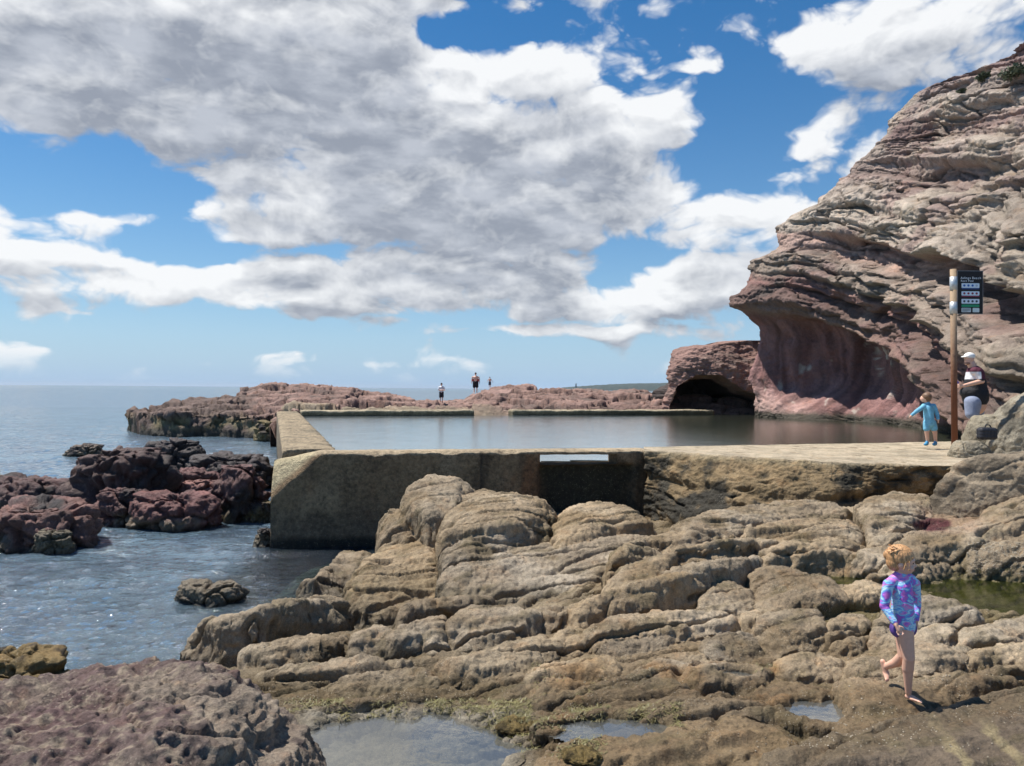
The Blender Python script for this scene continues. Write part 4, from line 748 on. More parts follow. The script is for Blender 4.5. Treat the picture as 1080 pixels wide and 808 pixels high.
# purple foreground boulder and the ochre rocks behind it
def pcol(P, n, d):
    c = np.ones(P.shape)*np.array([.135, .095, .085]); c = mixc(c, (.22, .175, .135), ss(-.15, .3, fbm(P, 1.6, 4, off=3)+.25*(P[:, 0]+1.6))); c = mixc(c, (.13, .08, .076), ss(.05, .3, fbm(P, 1.1, 3, off=9)-.2*(P[:, 0]+1.6)))
    c = mixc(c, (.31, .25, .185), .85*ss(-.02, .25, fbm(P, 13, 4, g=.7, off=11))); c = mixc(c, (.05, .035, .035), .8*ss(.24, .4, fbm(P, 9, 3, off=31))); return c
boulder('boulder', (-1.95, 3.25, .28), (1.22, 1.22, 1.26), 71, M_bl, pcol, 'huge purple brown boulder with a pitted barnacle crust in the bottom left corner', None, planes=5, rough=.075, sub=8, rot=.15, flat=.78, crust=.024, brk=.10)
def ocol(P, n, d):
    c = np.ones(P.shape)*np.array([.20, .14, .06]); c = mixc(c, (.28, .20, .09), ss(-.1, .3, fbm(P, 3, 4))); return mixc(c, (.05, .035, .02), ss(.1, .35, fbm(P, 4, 4, off=9)))
GR3 = 'ochre rocks at the left edge behind the purple boulder'
rockpx(-60, 86, 689, 760, .12, .6, 'shore_rock', 73, M_gb, ocol, 'ochre rock at the left edge, behind the huge purple boulder', GR3, planes=8, rough=.09, dz=.2, brk=1.1)
rockpx(-40, 60, 707, 770, .22, .6, 'shore_rock', 75, M_gb, ocol, 'smaller ochre rock in front of the first, half hidden by the huge purple boulder', GR3, planes=8, rough=.09, dz=.2, brk=1.1)
rockpx(-30, 20, 684, 708, .05, .6, 'shore_rock', 77, M_gb, redcol((.10, .08, .05)), 'small dark rock at the waterline on the left edge', GR3, planes=8, rough=.09, dz=.2, brk=1.1)

# ================= barnacles and weed =================
def scatter_idx(poly, n, seed):
    rg = np.random.default_rng(seed); x0, y0, x1, y1 = poly; m = (spx > x0) & (spx < x1) & (spy > y0) & (spy < y1); ii = np.flatnonzero(m.ravel()); return rg.choice(ii, min(n, len(ii)), replace=False) if len(ii) else ii
FP = SH.reshape(-1, 3); CRE = cre.ravel(); nrmS = gnorm(SH).reshape(-1, 3); nrmS *= np.sign(nrmS[:, 2].mean())
sel = np.concatenate([scatter_idx((200, 640, 1080, 800), 9000, 1), scatter_idx((1000, 572, 1085, 606), 2600, 2), scatter_idx((330, 560, 700, 640), 1500, 3), scatter_idx((850, 700, 1060, 790), 3500, 4)])
rg = np.random.default_rng(8); keep = rg.random(len(sel)) < np.where((spx.ravel()[sel] > 1020) & (spy.ravel()[sel] < 606) & (spy.ravel()[sel] > 570), .5, -.005+.30*CRE[sel]+.12*ss(.1, .4, fbm(FP[sel], 3, 2, off=5))); sel = sel[keep]
D1, F1 = ico(1); rad = (rg.uniform(.003, .0062, len(sel))*(FP[sel, 1]/5.5)**.5)
VV = (FP[sel][:, None, :]+D1[None]*rad[:, None, None]*np.array([1, 1, .8])+nrmS[sel][:, None, :]*rad[:, None, None]*.4).reshape(-1, 3)
FF = (F1[None]+np.arange(len(sel))[:, None, None]*len(D1)).reshape(-1, 3)
tag(link('barnacles', npmesh('barnacles', VV, FF), plain('barnacle_shell', (.44, .38, .29), .7, .4, 14)), 'pale barnacles and tiny shells dotted along the cracks of the rock shelf', 'barnacles', kind='stuff')
V, Fc = [], []
def blade(p, a, ln, w, rg):
    b = len(V); d = np.array([math.cos(a), math.sin(a), rg.uniform(.1, .8)]); sdv = np.array([-math.sin(a), math.cos(a), 0])*w; pos = np.array(p, float)
    for i in range(5):
        k = 1-i/4.6; V.append(pos-sdv*k); V.append(pos+sdv*k)
        if i: Fc.append((b+2*i-2, b+2*i-1, b+2*i+1, b+2*i))
        pos = pos+d*ln/4; d[2] -= .38; a2 = rg.normal(0, .35); d[:2] = [d[0]*math.cos(a2)-d[1]*math.sin(a2), d[0]*math.sin(a2)+d[1]*math.cos(a2)]
rg = np.random.default_rng(9)
for box, n in [((300, 738, 470, 762), 900), ((440, 738, 560, 775), 1500), ((520, 755, 640, 800), 1100), ((600, 742, 720, 768), 900), ((560, 700, 640, 760), 200), ((1000, 600, 1080, 612), 200), ((760, 700, 830, 712), 150)]:
    ii = scatter_idx(box, n, n); pr = ss(-.12, .12, fbm(FP[ii], 3.5, 3, off=88))
    for k, i in enumerate(ii):
        if rg.random() > pr[k]: continue
        for _ in range(2): blade(FP[i]+np.array([0, 0, .004]), rg.uniform(0, 6.28), rg.uniform(.02, .06), rg.uniform(.0015, .0035), rg)
tag(link('seaweed', npmesh('seaweed', np.array(V), np.array(Fc)), plain('seaweed_frond', (.16, .14, .05), .5, .5, 9)), 'olive and golden seaweed fringing the shallow pools in the rock shelf', 'seaweed', kind='stuff')
# golden sponge-like weed cushions beside the pool
for (px, py, w, lab) in [(612, 793, 26, 'yellow brown lumpy weed cushion at the bottom edge'), (545, 764, 24, 'ochre weed cushion on the right tip of the big tide pool')]:
    p = hit(px, py, 4); boulder('weed_cushion', tuple(p), (w/F*p[1], w/F*p[1]*.8, .035), int(px), rockmat('weed_cushion', 1.6, speck=.1, bump=.02), lambda P, n, d: mixc(np.ones(P.shape)*np.array([.21, .15, .055]), (.09, .065, .025), ss(0, .3, fbm(P, 14, 3))), lab, None, planes=4, rough=.22, sub=5)[0]['category'] = 'seaweed'

# shrubs on top of the cliff
cpx, cpy = proj(CP.reshape(-1, 3)); CFl = CP.reshape(-1, 3)
def hitc(px, py, r=3):
    ii = np.flatnonzero((np.abs(cpx-px) < r) & (np.abs(cpy-py) < r)); q = CFl[ii]; return q[np.argmin(q[:, 1])] if len(ii) else atY(px, py, 34)
M_leaf = plain('saltbush_leaf', (.075, .09, .045), .7, .4, 3); M_stem = plain('shrub_stem', (.12, .09, .06), .9)
for j, (px, py, w, lab) in enumerate([(1036, 80, .26, 'small grey green shrub on the crest of the cliff, left one'), (1070, 80, .45, 'larger dark green shrub near the top right corner of the cliff'), (1012, 95, .14, 'tiny tuft of green growing lowest on the cliff crest')]):
    p = hitc(px, py); rg = np.random.default_rng(70+j); root = empty('shrub', tuple(p), lab, 'shrub', 'shrubs on the cliff crest'); V, Fc = [], []
    for _ in range(900):
        d = rg.normal(size=3); d /= np.linalg.norm(d); d[2] = abs(d[2]); q = p+d*w*rg.random()**.4*np.array([1.1, 1.1, .75])*(1+.3*math.sin(5*math.atan2(d[1], d[0]))); b = len(V); a = rg.normal(size=3)*.035; c_ = rg.normal(size=3)*.035
        V += [q-a, q+c_, q+a, q-c_]; Fc.append((b, b+1, b+2, b+3))
    link('foliage', npmesh('foliage', np.array(V), np.array(Fc)), M_leaf, root)
    V, Fc = [], []
    for _ in range(9):
        a = rg.uniform(0, 6.28); e = p+np.array([math.cos(a)*.6, math.sin(a)*.6, .6])*w; b = len(V)
        for s_, rr in ((p-np.array([0, 0, .15]), .02), (e, .008)):
            for k in range(4): V.append(s_+rr*np.array([math.cos(k*1.57), math.sin(k*1.57), 0]))
        for k in range(4): Fc.append((b+k, b+(k+1) % 4, b+4+(k+1) % 4, b+4+k))
    link('stem', npmesh('stem', np.array(V), np.array(Fc)), M_stem, root)
# lighthouse on the headland
p = atY(607.5, 407.5, 2310); root = empty('lighthouse', (p[0], p[1], p[2]-3), 'tiny dark lighthouse tower on the distant headland', 'lighthouse'); M_lh = plain('lighthouse_render', (.30, .30, .30), .8); M_ln = plain('lantern_metal', (.05, .05, .05), .5)
def lathe(prof, n=16, c=(0, 0, 0)):
    V = [(c[0]+r*math.cos(2*math.pi*k/n), c[1]+r*math.sin(2*math.pi*k/n), c[2]+z) for r, z in prof for k in range(n)]
    return np.array(V), np.array([(i*n+k, i*n+(k+1) % n, (i+1)*n+(k+1) % n, (i+1)*n+k) for i in range(len(prof)-1) for k in range(n)])
link('tower', npmesh('tower', *lathe([(0, -2), (2.6, -2), (2.0, 9), (2.6, 9.2), (2.6, 9.8), (0, 9.8)], 20, tuple(root.location))), M_lh, root); link('lantern_room', npmesh('lantern_room', *lathe([(0, 9.8), (1.4, 9.8), (1.4, 11.5), (1.7, 11.6), (0, 13)], 16, tuple(root.location))), M_ln, root)
# ================= people =================
TMP = bpy.data.scenes.new('tmp')
def blobmesh(caps, ells, voxel, smooth=4, fac=.5):
    VV, FF, n0 = [], [], 0; SV, SF = ico(3)
    def addp(V, Fc, M):
        nonlocal n0
        M = np.array(M); VV.append(V@M[:3, :3].T+M[:3, 3]); FF.append(Fc+n0); n0 += len(V)
    a_ = np.linspace(0, 2*np.pi, 25)[:-1]; k_ = np.arange(24); k2 = (k_+1) % 24
    for c in caps:
        p0, p1 = Vector(c[0]), Vector(c[1]); r0, r1 = c[2], c[3]; d = p1-p0; ln = d.length
        q = d.to_track_quat('Z', 'Y').to_matrix().to_4x4() if ln > 1e-6 else Matrix.Identity(4)
        sc_ = Matrix.Diagonal((*(c[4] if len(c) > 4 else (1, 1)), 1, 1))
        for p, r in ((p0, r0), (p1, r1)): addp(SV*r, SF, Matrix.Translation(p)@q@sc_)
        if ln > 1e-6:
            V = np.concatenate([np.stack([r*np.cos(a_), r*np.sin(a_), 0*a_+z], -1) for r, z in ((r0, 0), (r1, ln))]+[np.array([[0, 0, 0], [0, 0, ln]])])
            Fc = np.concatenate([np.stack([k_, k2, k2+24], -1), np.stack([k_, k2+24, k_+24], -1), np.stack([k2, k_, 0*k_+48], -1), np.stack([k_+24, k2+24, 0*k_+49], -1)]); addp(V, Fc, Matrix.Translation(p0)@q@sc_)
    for e in ells:
        R = Matrix.Rotation(e[2] if len(e) > 2 else 0, 4, 'Z')@Matrix.Rotation(e[3] if len(e) > 3 else 0, 4, 'Y')
        addp(SV, SF, Matrix.Translation(Vector(e[0]))@R@Matrix.Diagonal((*e[1], 1)))
    me = npmesh('tmp', np.concatenate(VV), np.concatenate(FF)); o = bpy.data.objects.new('tmp', me); TMP.collection.objects.link(o)
    m = o.modifiers.new('r', 'REMESH'); m.mode = 'VOXEL'; m.voxel_size = voxel; m.adaptivity = 0
    if smooth: s_ = o.modifiers.new('s', 'SMOOTH'); s_.factor = fac; s_.iterations = smooth
    TMP.view_layers[0].update(); dg = TMP.view_layers[0].depsgraph; r = bpy.data.meshes.new_from_object(o.evaluated_get(dg)); bpy.data.objects.remove(o); bpy.data.meshes.remove(me); return r
def recol(me, name): me.name = name; return me
M_skin = plain('skin', (.72, .42, .30), .5, .06, 40, sss=.08); M_skint = plain('tanned_skin', (.74, .46, .34), .5, .08, 20)
def V3(*a): return np.array(a, float)
# --- girl: walks to the right over the shelf, head turned to the right ---
gp = hit(962, 735, 2.5); GY = gp[1]-.02; K = GY/4.62
def G(px, py, d=0): return atY(px, py, GY+d*K)
dzg = gp[2]-G(962, 736)[2]
def GG(px, py, d=0): p = G(px, py, d); p[2] += dzg-.004; return p
s = K
hip = GG(952, 657, 0); base = (GG(960, 735)[0], GY, gp[2])
girl = empty('person', base, 'barefoot small child in a pink and blue tie-dye swim shirt stepping over the rocks', 'person')
hc = GG(951.5, 589, 0); Fh = V3(.88, -.47, -.06); Fh /= np.linalg.norm(Fh); Sh = np.cross(Fh, [0, 0, 1]); Sh /= np.linalg.norm(Sh); Uh = V3(0, 0, 1)
azh = math.atan2(Fh[1], Fh[0])
def HD(f, l, u): return hc+(Fh*f+Sh*l+Uh*u)*s*.93
caps = [(HD(.0, 0, -.045), HD(-.012, 0, -.115), .034*s, .032*s), # neck
 (GG(951, 616), GG(952, 640), .060*s, .062*s, (1.0, .85)), (GG(952, 640), GG(952, 656), .062*s, .064*s, (1, .9)), (GG(941, 610, .0), GG(961, 609, .02), .030*s, .030*s),
 # arm on the left of the picture
 (GG(937, 613, -.02), GG(932.5, 636, -.03), .026*s, .021*s), (GG(932.5, 636, -.03), GG(944.5, 655, -.10), .021*s, .015*s),
 # far arm
 (GG(965, 612, .04), GG(967, 634, .08), .025*s, .020*s), (GG(967, 634, .08), GG(966, 652, .03), .020*s, .015*s),
 # standing leg
 (GG(954, 660, -.02), GG(958.5, 691, -.05), .052*s, .034*s), (GG(958.5, 691, -.05), GG(957.5, 702, -.03), .033*s, .034*s), (GG(957.5, 702, -.03), GG(958, 727, -.01), .032*s, .0175*s),
 (GG(957.5, 731, .0), GG(964, 733.5, -.03), .017*s, .016*s), (GG(963, 733.5, -.025), GG(969.5, 736, -.06), .018*s, .011*s, (1.3, .8)),
 # trailing leg, knee bent, foot hanging
 (GG(952, 660, .05), GG(953, 688, .03), .050*s, .033*s), (GG(953, 688, .03), GG(946, 695, .09), .031*s, .031*s), (GG(946, 695, .09), GG(934, 700, .16), .030*s, .018*s),
 (GG(931, 694.5, .17), GG(934.5, 706, .16), .016*s, .017*s), (GG(934.5, 706, .16), GG(935.5, 713, .13), .015*s, .009*s, (1.4, .8))]
# toes
for i in range(5):
    t0 = GG(969, 735.8, -.058)+V3(-.6, -.7, 0)*(i-2)*-.0075*s; caps.append((t0, t0+V3(.012, -.010, -.002)*s*(1.2-.12*i), .0052*s, .0045*s))
    t1 = GG(935.5, 713, .13)+V3(.8, .5, 0)*(i-2)*.0075*s; caps.append((t1, t1+V3(.002, -.004, -.012)*s, .005*s, .0042*s))
# hand in front of the hip: palm, four bent fingers, thumb
hb = GG(945, 656, -.105); hd = V3(.40, -.20, -.90); hd /= np.linalg.norm(hd); hs = V3(.86, -.2, .35); hs -= hd*hs.dot(hd); hs /= np.linalg.norm(hs); hn = np.cross(hd, hs)
caps += [(hb, hb+hd*.030*s, .013*s, .016*s, (1.15, .7)), (hb+hs*.009*s+hd*.02*s, hb+hd*.036*s+hs*.010*s, .009*s, .008*s)]
for i, (ln, off) in enumerate([(.026, .013), (.029, .0045), (.027, -.0045), (.021, -.013)]):
    f0 = hb+hd*.038*s+hs*off*s; f1 = f0+(hd*.9+hn*.18+hs*off*6)*ln*.55*s; f2 = f1+(hd*.6+hn*.55)*ln*.55*s; caps += [(f0, f1, .0052*s, .0047*s), (f1, f2, .0047*s, .004*s)]
t0 = hb+hd*.012*s+hs*.014*s; t1 = t0+(hs*.8+hd*.6)*.016*s; caps += [(t0, t1, .0062*s, .0052*s), (t1, t1+(hs*.3+hd*.9)*.013*s, .0052*s, .0045*s)]
hb2 = GG(966, 654, .03); 
for i in range(4): caps.append((hb2+V3(.004*(i-1.5), .006*(i-1.5), -.012)*s*1.6, hb2+V3(.004*(i-1.5), .006*(i-1.5), -.03)*s*1.4, .005*s, .004*s))
caps.append((hb2, hb2+V3(0, 0, -.016)*s, .013*s, .013*s))
ells = [(HD(-.008, 0, .020), (.078*s, .066*s, .074*s), azh), (HD(.018, 0, -.022), (.052*s, .050*s, .054*s), azh), (HD(.040, 0, -.056), (.020*s, .022*s, .016*s), azh),
 (HD(.050, .030, -.030), (.020*s, .018*s, .018*s), azh), (HD(.050, -.030, -.030), (.020*s, .018*s, .018*s), azh), (HD(.076, 0, -.016), (.012*s, .0085*s, .009*s), azh), (HD(.070, 0, -.004), (.008*s, .006*s, .014*s), azh),
 (HD(.064, 0, -.040), (.010*s, .016*s, .0045*s), azh), (HD(.063, 0, -.047), (.010*s, .014*s, .0045*s), azh), (HD(.058, 0, .020), (.018*s, .040*s, .012*s), azh),
 (HD(-.006, .067, -.012), (.014*s, .006*s, .018*s), azh), (HD(-.006, -.067, -.012), (.014*s, .006*s, .018*s), azh), (GG(953, 658), (.068*s, .058*s, .045*s), 0)]
link('body', recol(blobmesh(caps, ells, .0036*s, 2), 'body'), M_skin, girl)
M_eye = plain('eye', (.05, .035, .03), .2, 0); M_lip = plain('lips', (.42, .13, .11), .5, .05)
for sg in (-1, 1): link('eye', recol(blobmesh([], [(HD(.064, .025*sg, .004), (.006*s, .009*s, .0055*s), azh)], .0015*s, 1), 'eye'), M_eye, girl); link('eyebrow', recol(blobmesh([(HD(.071, .012*sg, .020), HD(.064, .036*sg, .021), .0022*s, .0018*s)], [], .0015*s, 0), 'eyebrow'), plain('brow', (.32, .2, .1)), girl)
link('lips', recol(blobmesh([], [(HD(.071, 0, -.0415), (.0065*s, .013*s, .0045*s), azh)], .0018*s, 1), 'lips'), M_lip, girl)
# hair: swept back over the crown and tied in a bun
def hairmat(name, c):
    m, nt, bs, out = newmat(name); tc = N(nt, 'ShaderNodeTexCoord').outputs['Object']; mp = N(nt, 'ShaderNodeMapping'); mp.inputs['Scale'].default_value = (120, 120, 25); L(nt, tc, mp.inputs[0])
    n = noise(nt, mp.outputs[0], 1, 4, .6); L(nt, mixrgb(nt, maprange(nt, n, .35, .65), tuple(v*.55 for v in c), tuple(v*1.25 for v in c)), bs.inputs['Base Color']); bs.inputs['Roughness'].default_value = .5; L(nt, bumpn(nt, n, .004), bs.inputs['Normal']); return m
hcaps = []; hells = [(HD(-.014, 0, .032), (.082*s, .072*s, .076*s), azh), (HD(-.045, 0, -.008), (.050*s, .062*s, .058*s), azh), (HD(-.082, 0, .030), (.030*s, .032*s, .032*s), azh)]
rg = np.random.default_rng(4)
for i in range(120):
    a = rg.uniform(-1.5, 1.5); e = rg.uniform(.5, 1.5); p0 = HD(.050*math.cos(a)*math.cos(e)-.01, .068*math.sin(a)*math.cos(e*.5), .035+.062*math.sin(e)); p1 = HD(-.06+rg.normal(0, .012), .05*math.sin(a)+rg.normal(0, .01), .055+rg.normal(0, .018)); hcaps.append((p0, p1, .0032*s, .004*s))
for i in range(16): a = rg.uniform(-1, 1); p0 = HD(.045, .05*a, .062); hcaps.append((p0, p0+(Fh*.018+Sh*a*.03+Uh*-.02)*s, .0035*s, .002*s))
for i in range(10): a = rg.choice([-1, 1]); p0 = HD(.02+rg.normal(0, .01), .068*a, .02); hcaps.append((p0, p0+(Fh*rg.normal(0.01, .01)+Sh*a*.006+Uh*-.055)*s, .0035*s, .002*s))
for i in range(60):
    a = rg.uniform(0, 6.28); e = rg.uniform(-.2, 1.4); q = np.array([math.cos(a)*math.cos(e), math.sin(a)*math.cos(e), math.sin(e)]); p0 = HD(-.02+.078*q[0], .068*q[1], .030+.070*q[2]); t_ = np.cross(q, rg.normal(size=3)); t_ /= np.linalg.norm(t_)
    p1 = p0+(Fh*(q[0]*.006+t_[0]*.02-.006)+Sh*(q[1]*.006+t_[1]*.02)+Uh*(q[2]*.006+t_[2]*.014))*s; hcaps.append((p0, p1, .0022*s, .0014*s))
link('hair', recol(blobmesh(hcaps, hells, .0026*s, 1), 'hair'), hairmat('fair_hair', (.56, .30, .13)), girl)
def tiedye():
    m, nt, bs, out = newmat('tie_dye_fabric'); tc = N(nt, 'ShaderNodeTexCoord').outputs['Object']; mp = N(nt, 'ShaderNodeMapping'); mp.inputs['Rotation'].default_value = (.6, .5, .3); mp.inputs['Scale'].default_value = (1, .6, 1.6); L(nt, tc, mp.inputs[0])
    n = noise(nt, mp.outputs[0], 9, 3, .6, .5); cr = N(nt, 'ShaderNodeValToRGB'); L(nt, n, cr.inputs[0]); e = cr.color_ramp.elements
    pts = [(.30, (.16, .08, .46)), (.37, (.62, .16, .55)), (.42, (.30, .12, .60)), (.465, (.12, .44, .78)), (.50, (.58, .78, .86)), (.535, (.14, .48, .78)), (.57, (.80, .26, .56)), (.62, (.40, .12, .60)), (.70, (.16, .50, .78))]
    e[0].position, e[0].color = pts[0][0], (*pts[0][1], 1); e[1].position, e[1].color = pts[-1][0], (*pts[-1][1], 1)
    for p_, c_ in pts[1:-1]: k = e.new(p_); k.color = (*c_, 1)
    L(nt, cr.outputs[0], bs.inputs['Base Color']); bs.inputs['Roughness'].default_value = .6; L(nt, bumpn(nt, noise(nt, tc, 28, 3, .5, 1), .006), bs.inputs['Normal']); return m
sh = [(GG(950, 607), GG(951, 616), .048*s, .064*s, (1.05, .85)), (GG(951, 616), GG(952, 640), .068*s, .072*s, (1.0, .86)), (GG(952, 640), GG(953, 655), .072*s, .074*s, (1, .9)), (GG(939, 611.5, .0), GG(963, 610.5, .02), .032*s, .032*s),
 (GG(937, 613, -.02), GG(932.5, 636, -.03), .033*s, .027*s), (GG(932.5, 636, -.03), GG(943, 652.5, -.09), .027*s, .020*s), (GG(965, 612, .04), GG(967, 634, .08), .031*s, .026*s), (GG(967, 634, .08), GG(966, 650, .035), .026*s, .019*s), (HD(-.008, 0, -.092), HD(-.01, 0, -.10), .038*s, .042*s), (GG(943, 609, .0), GG(960, 608, .02), .036*s, .036*s), (GG(946, 606, 0), GG(957, 605.5, .01), .034*s, .034*s)]
link('swim_shirt', recol(blobmesh(sh, [], .0042*s, 3), 'swim_shirt'), tiedye(), girl)
link('swim_briefs', recol(blobmesh([(GG(948.5, 660, .0), GG(957, 659, .02), .056*s, .055*s)], [(GG(953, 658.5), (.069*s, .060*s, .038*s), 0)], .0045*s, 3), 'swim_briefs'), plain('purple_swim_fabric', (.10, .05, .26), .6, .3, 25), girl)

# --- man at the foot of the cliff, seen from his left, looking at something in his hand ---
MY = 14.6; M = lambda px, py, d=0: atY(px, py, MY+d); fz = 1.5
man = empty('person', (M(1030, 470)[0], MY, fz), 'man in white cap and maroon and black polo shirt standing behind the boulders', 'person')
mh = M(1022, 379); az = math.radians(195)
caps = [(M(1024.5, 384), M(1027, 390), .075, .08), (M(1028, 396), M(1029, 420), .15, .20), (M(1029, 420), M(1029, 428), .20, .18), (M(1028, 391.5, -.15), M(1029, 391, .15), .07, .07), (M(1031, 392, -.17), M(1035.5, 402, -.22), .062, .052), (M(1035.5, 402, -.22), M(1016, 407, -.24), .05, .033),
 (M(1026, 391, .2), M(1027, 402, .24), .06, .05), (M(1027, 402, .24), M(1015, 408, .08), .048, .032)]
for d_, x_ in ((-.11, 1025), (.11, 1030)): b0 = M(x_, 428, d_); kn = M(x_+.5, 444, d_); an = V3(kn[0]+.02, kn[1]+.03, fz+.09); caps += [(b0, kn, .085, .06), (kn, kn+(an-kn)*.3, .06, .066), (kn+(an-kn)*.3, an, .064, .038), (an-V3(-.04, 0, .05), an-V3(.17, 0, .055), .045, .03)]
hp = M(1013.5, 407, -.23)
caps.append((M(1016, 407, -.24), hp, .036, .036, (1, .7)))
for i in range(4): q = hp+V3(-.03, -.02, .03-.022*i); caps += [(hp+V3(0, -.01, .03-.02*i), q, .012, .011), (q, q+V3(-.03, .03, 0), .011, .009)]
caps.append((hp+V3(.01, -.02, .03), hp+V3(-.03, -.03, .055), .013, .010))
hq = M(1013, 408.5, .02); caps.append((M(1015, 408, .08), hq, .034, .034))
for i in range(4): caps.append((hq, hq+V3(-.05, -.04+.02*i, .01*i-.01), .013, .010))
ca, sa = math.cos(az), math.sin(az); HM = lambda f, l, u: mh+V3(ca*f-sa*l, sa*f+ca*l, u)
ells = [(HM(-.01, 0, .03), (.098, .078, .10), az), (HM(.02, 0, -.03), (.07, .062, .085), az), (HM(.098, 0, -.01), (.018, .013, .018), az), (HM(.07, 0, -.095), (.025, .028, .02), az), (HM(-.01, .078, -.005), (.02, .01, .03), az), (HM(-.01, -.078, -.005), (.02, .01, .03), az), (HM(.085, 0, -.055), (.012, .024, .008), az), (M(1027, 415), (.20, .20, .20), 0)]
link('body', recol(blobmesh(caps, ells, .011, 2), 'body'), M_skin, man)
link('cap', recol(blobmesh([], [(HM(-.012, 0, .062), (.108, .088, .075), az), (HM(.10, 0, .055), (.075, .070, .012), az, .18)], .007, 1), 'cap'), plain('white_cap_cloth', (.78, .77, .74), .7, .05), man)
link('beard', recol(blobmesh([], [(HM(.045, 0, -.075), (.050, .055, .038), az)], .006, 1), 'beard'), plain('stubble', (.30, .17, .12), .8), man)
def shirtmat():
    m, nt, bs, out = newmat('polo_fabric'); tc = N(nt, 'ShaderNodeTexCoord').outputs['Object']; sp = N(nt, 'ShaderNodeSeparateXYZ'); L(nt, tc, sp.inputs[0]); z = sp.outputs[2]
    a = M(1020, 392.5)[2]-fz; b = M(1020, 400)[2]-fz; white = mixrgb(nt, maprange(nt, sp.outputs[0], M(1026, 400)[0]-man.location[0]-.01, M(1026, 400)[0]-man.location[0]+.01), (.72, .72, .74), (.09, .012, .03))
    c = mixrgb(nt, maprange(nt, z, b-.01, b+.01, 0, 1, False), (.012, .012, .016), white); c = mixrgb(nt, maprange(nt, z, a-.01, a+.01, 0, 1, False), c, (.09, .012, .03)); L(nt, c, bs.inputs[0]); bs.inputs['Roughness'].default_value = .8
    L(nt, bumpn(nt, noise(nt, tc, 9, 3, .5, .8), .03), bs.inputs['Normal']); return m
sh = [(M(1026, 388.5), M(1027.5, 392), .075, .13), (M(1028.5, 395), M(1028.5, 408), .165, .205), (M(1028.5, 408), M(1028.7, 417), .205, .235), (M(1028.7, 416), M(1028.8, 419), .235, .235), (M(1028, 391.5, -.15), M(1029, 391, .15), .085, .085), (M(1031, 392, -.17), M(1034.5, 400, -.205), .085, .075), (M(1026, 392, .17), M(1027, 400, .20), .085, .075)]
link('polo_shirt', recol(blobmesh(sh, [(M(1026, 414), (.235, .22, .15), 0)], .012, 4), 'polo_shirt'), shirtmat(), man)
link('shorts', recol(blobmesh([(M(1026, 424, -.10), M(1025.4, 436, -.11), .15, .125), (M(1030, 424, .10), M(1030.4, 436, .11), .15, .125), (M(1028, 421), M(1028, 427), .19, .18)], [], .012, 3), 'shorts'), plain('pale_blue_shorts', (.27, .31, .42), .8, .2, 8), man)
ph = bmesh.new(); bmesh.ops.create_cube(ph, size=1); bmesh.ops.scale(ph, vec=(.012, .075, .15), verts=ph.verts); bmesh.ops.bevel(ph, geom=ph.edges[:], offset=.005, segments=2, affect='EDGES'); bmesh.ops.rotate(ph, matrix=Matrix.Rotation(-.5, 3, 'Y'), verts=ph.verts); bmesh.ops.translate(ph, vec=Vector(hp+V3(-.035, .02, .03)), verts=ph.verts)
me = bpy.data.meshes.new('phone'); ph.to_mesh(me); ph.free(); tag(link('phone', me, plain('phone_case', (.05, .03, .16), .3, 0), origin=tuple(hp+V3(-.035, .02, .03))), 'small dark blue phone held in the hand of the man in the white cap', 'phone')

# --- toddler in light blue at the edge of the platform ---
BYY = 14.3; B = lambda px, py, d=0: atY(px, py, BYY+d); bz = B(978, 469.8)[2]
boy = empty('person', (B(981, 470)[0], BYY, bz), 'toddler in a light blue sun suit and water shoes standing at the pool edge', 'person')
bh = B(976.5, 419.5)
caps = [(B(977, 423), B(978, 427), .035, .04), (B(979, 430), B(980, 446), .082, .09, (1.1, .85)), (B(974.5, 428.5), B(984.5, 428.5), .045, .045), (B(974, 429, -.02), B(966.5, 434, -.05), .038, .030), (B(966.5, 434, -.05), B(960.5, 439, -.08), .028, .02), (B(985, 429), B(988.5, 437, -.03), .038, .03), (B(988.5, 437, -.03), B(989.5, 443.5, -.08), .028, .02)]
for px0, px1, px2 in ((978, 977.5, 978.5), (983.5, 986, 987)): caps += [(B(px0, 447), B(px1, 456, -.01), .058, .042), (B(px1, 456, -.01), B(px2, 466.5, .01), .040, .026)]
for i in range(4): p = B(960.3, 439.3, -.08); caps.append((p, p+V3(-.028, -.012+.008*i, -.012-.006*i), .008, .006)); p = B(989.6, 444, -.08); caps.append((p, p+V3(.008*i-.012, 0, -.035), .008, .006))
ells = [(bh, (.075, .083, .088)), (bh+V3(-.03, .02, -.02), (.06, .07, .065)), (bh+V3(-.085, .035, -.02), (.014, .01, .012)), (bh+V3(.02, -.077, -.015), (.015, .01, .02)), (bh+V3(.03, .078, -.015), (.015, .01, .02)), (B(980.5, 447), (.10, .085, .06))]
link('body', recol(blobmesh(caps, ells, .007, 2), 'body'), M_skin, boy)
link('hair', recol(blobmesh([], [(bh+V3(.012, -.014, .020), (.086, .092, .086)), (bh+V3(.02, -.03, -.02), (.066, .068, .06))], .006, 1), 'hair'), hairmat('light_brown_hair', (.20, .11, .06)), boy)
M_suit = plain('light_blue_swim_fabric', (.16, .44, .62), .7, .25, 16, bump=.01, bscale=14)
sc_ = [(B(978, 425.5), B(979, 430), .05, .088), (B(979, 430), B(980, 446), .094, .102, (1.1, .88)), (B(974.5, 428.5), B(984.5, 428.5), .053, .053), (B(974, 429, -.02), B(966.5, 434, -.05), .046, .038), (B(966.5, 434, -.05), B(961.6, 438, -.075), .036, .028), (B(985, 429), B(988.5, 437, -.03), .046, .038), (B(988.5, 437, -.03), B(989.3, 442, -.07), .036, .027), (B(978, 446), B(977.3, 452, -.01), .075, .062), (B(983, 446), B(985.2, 452, -.01), .075, .062)]
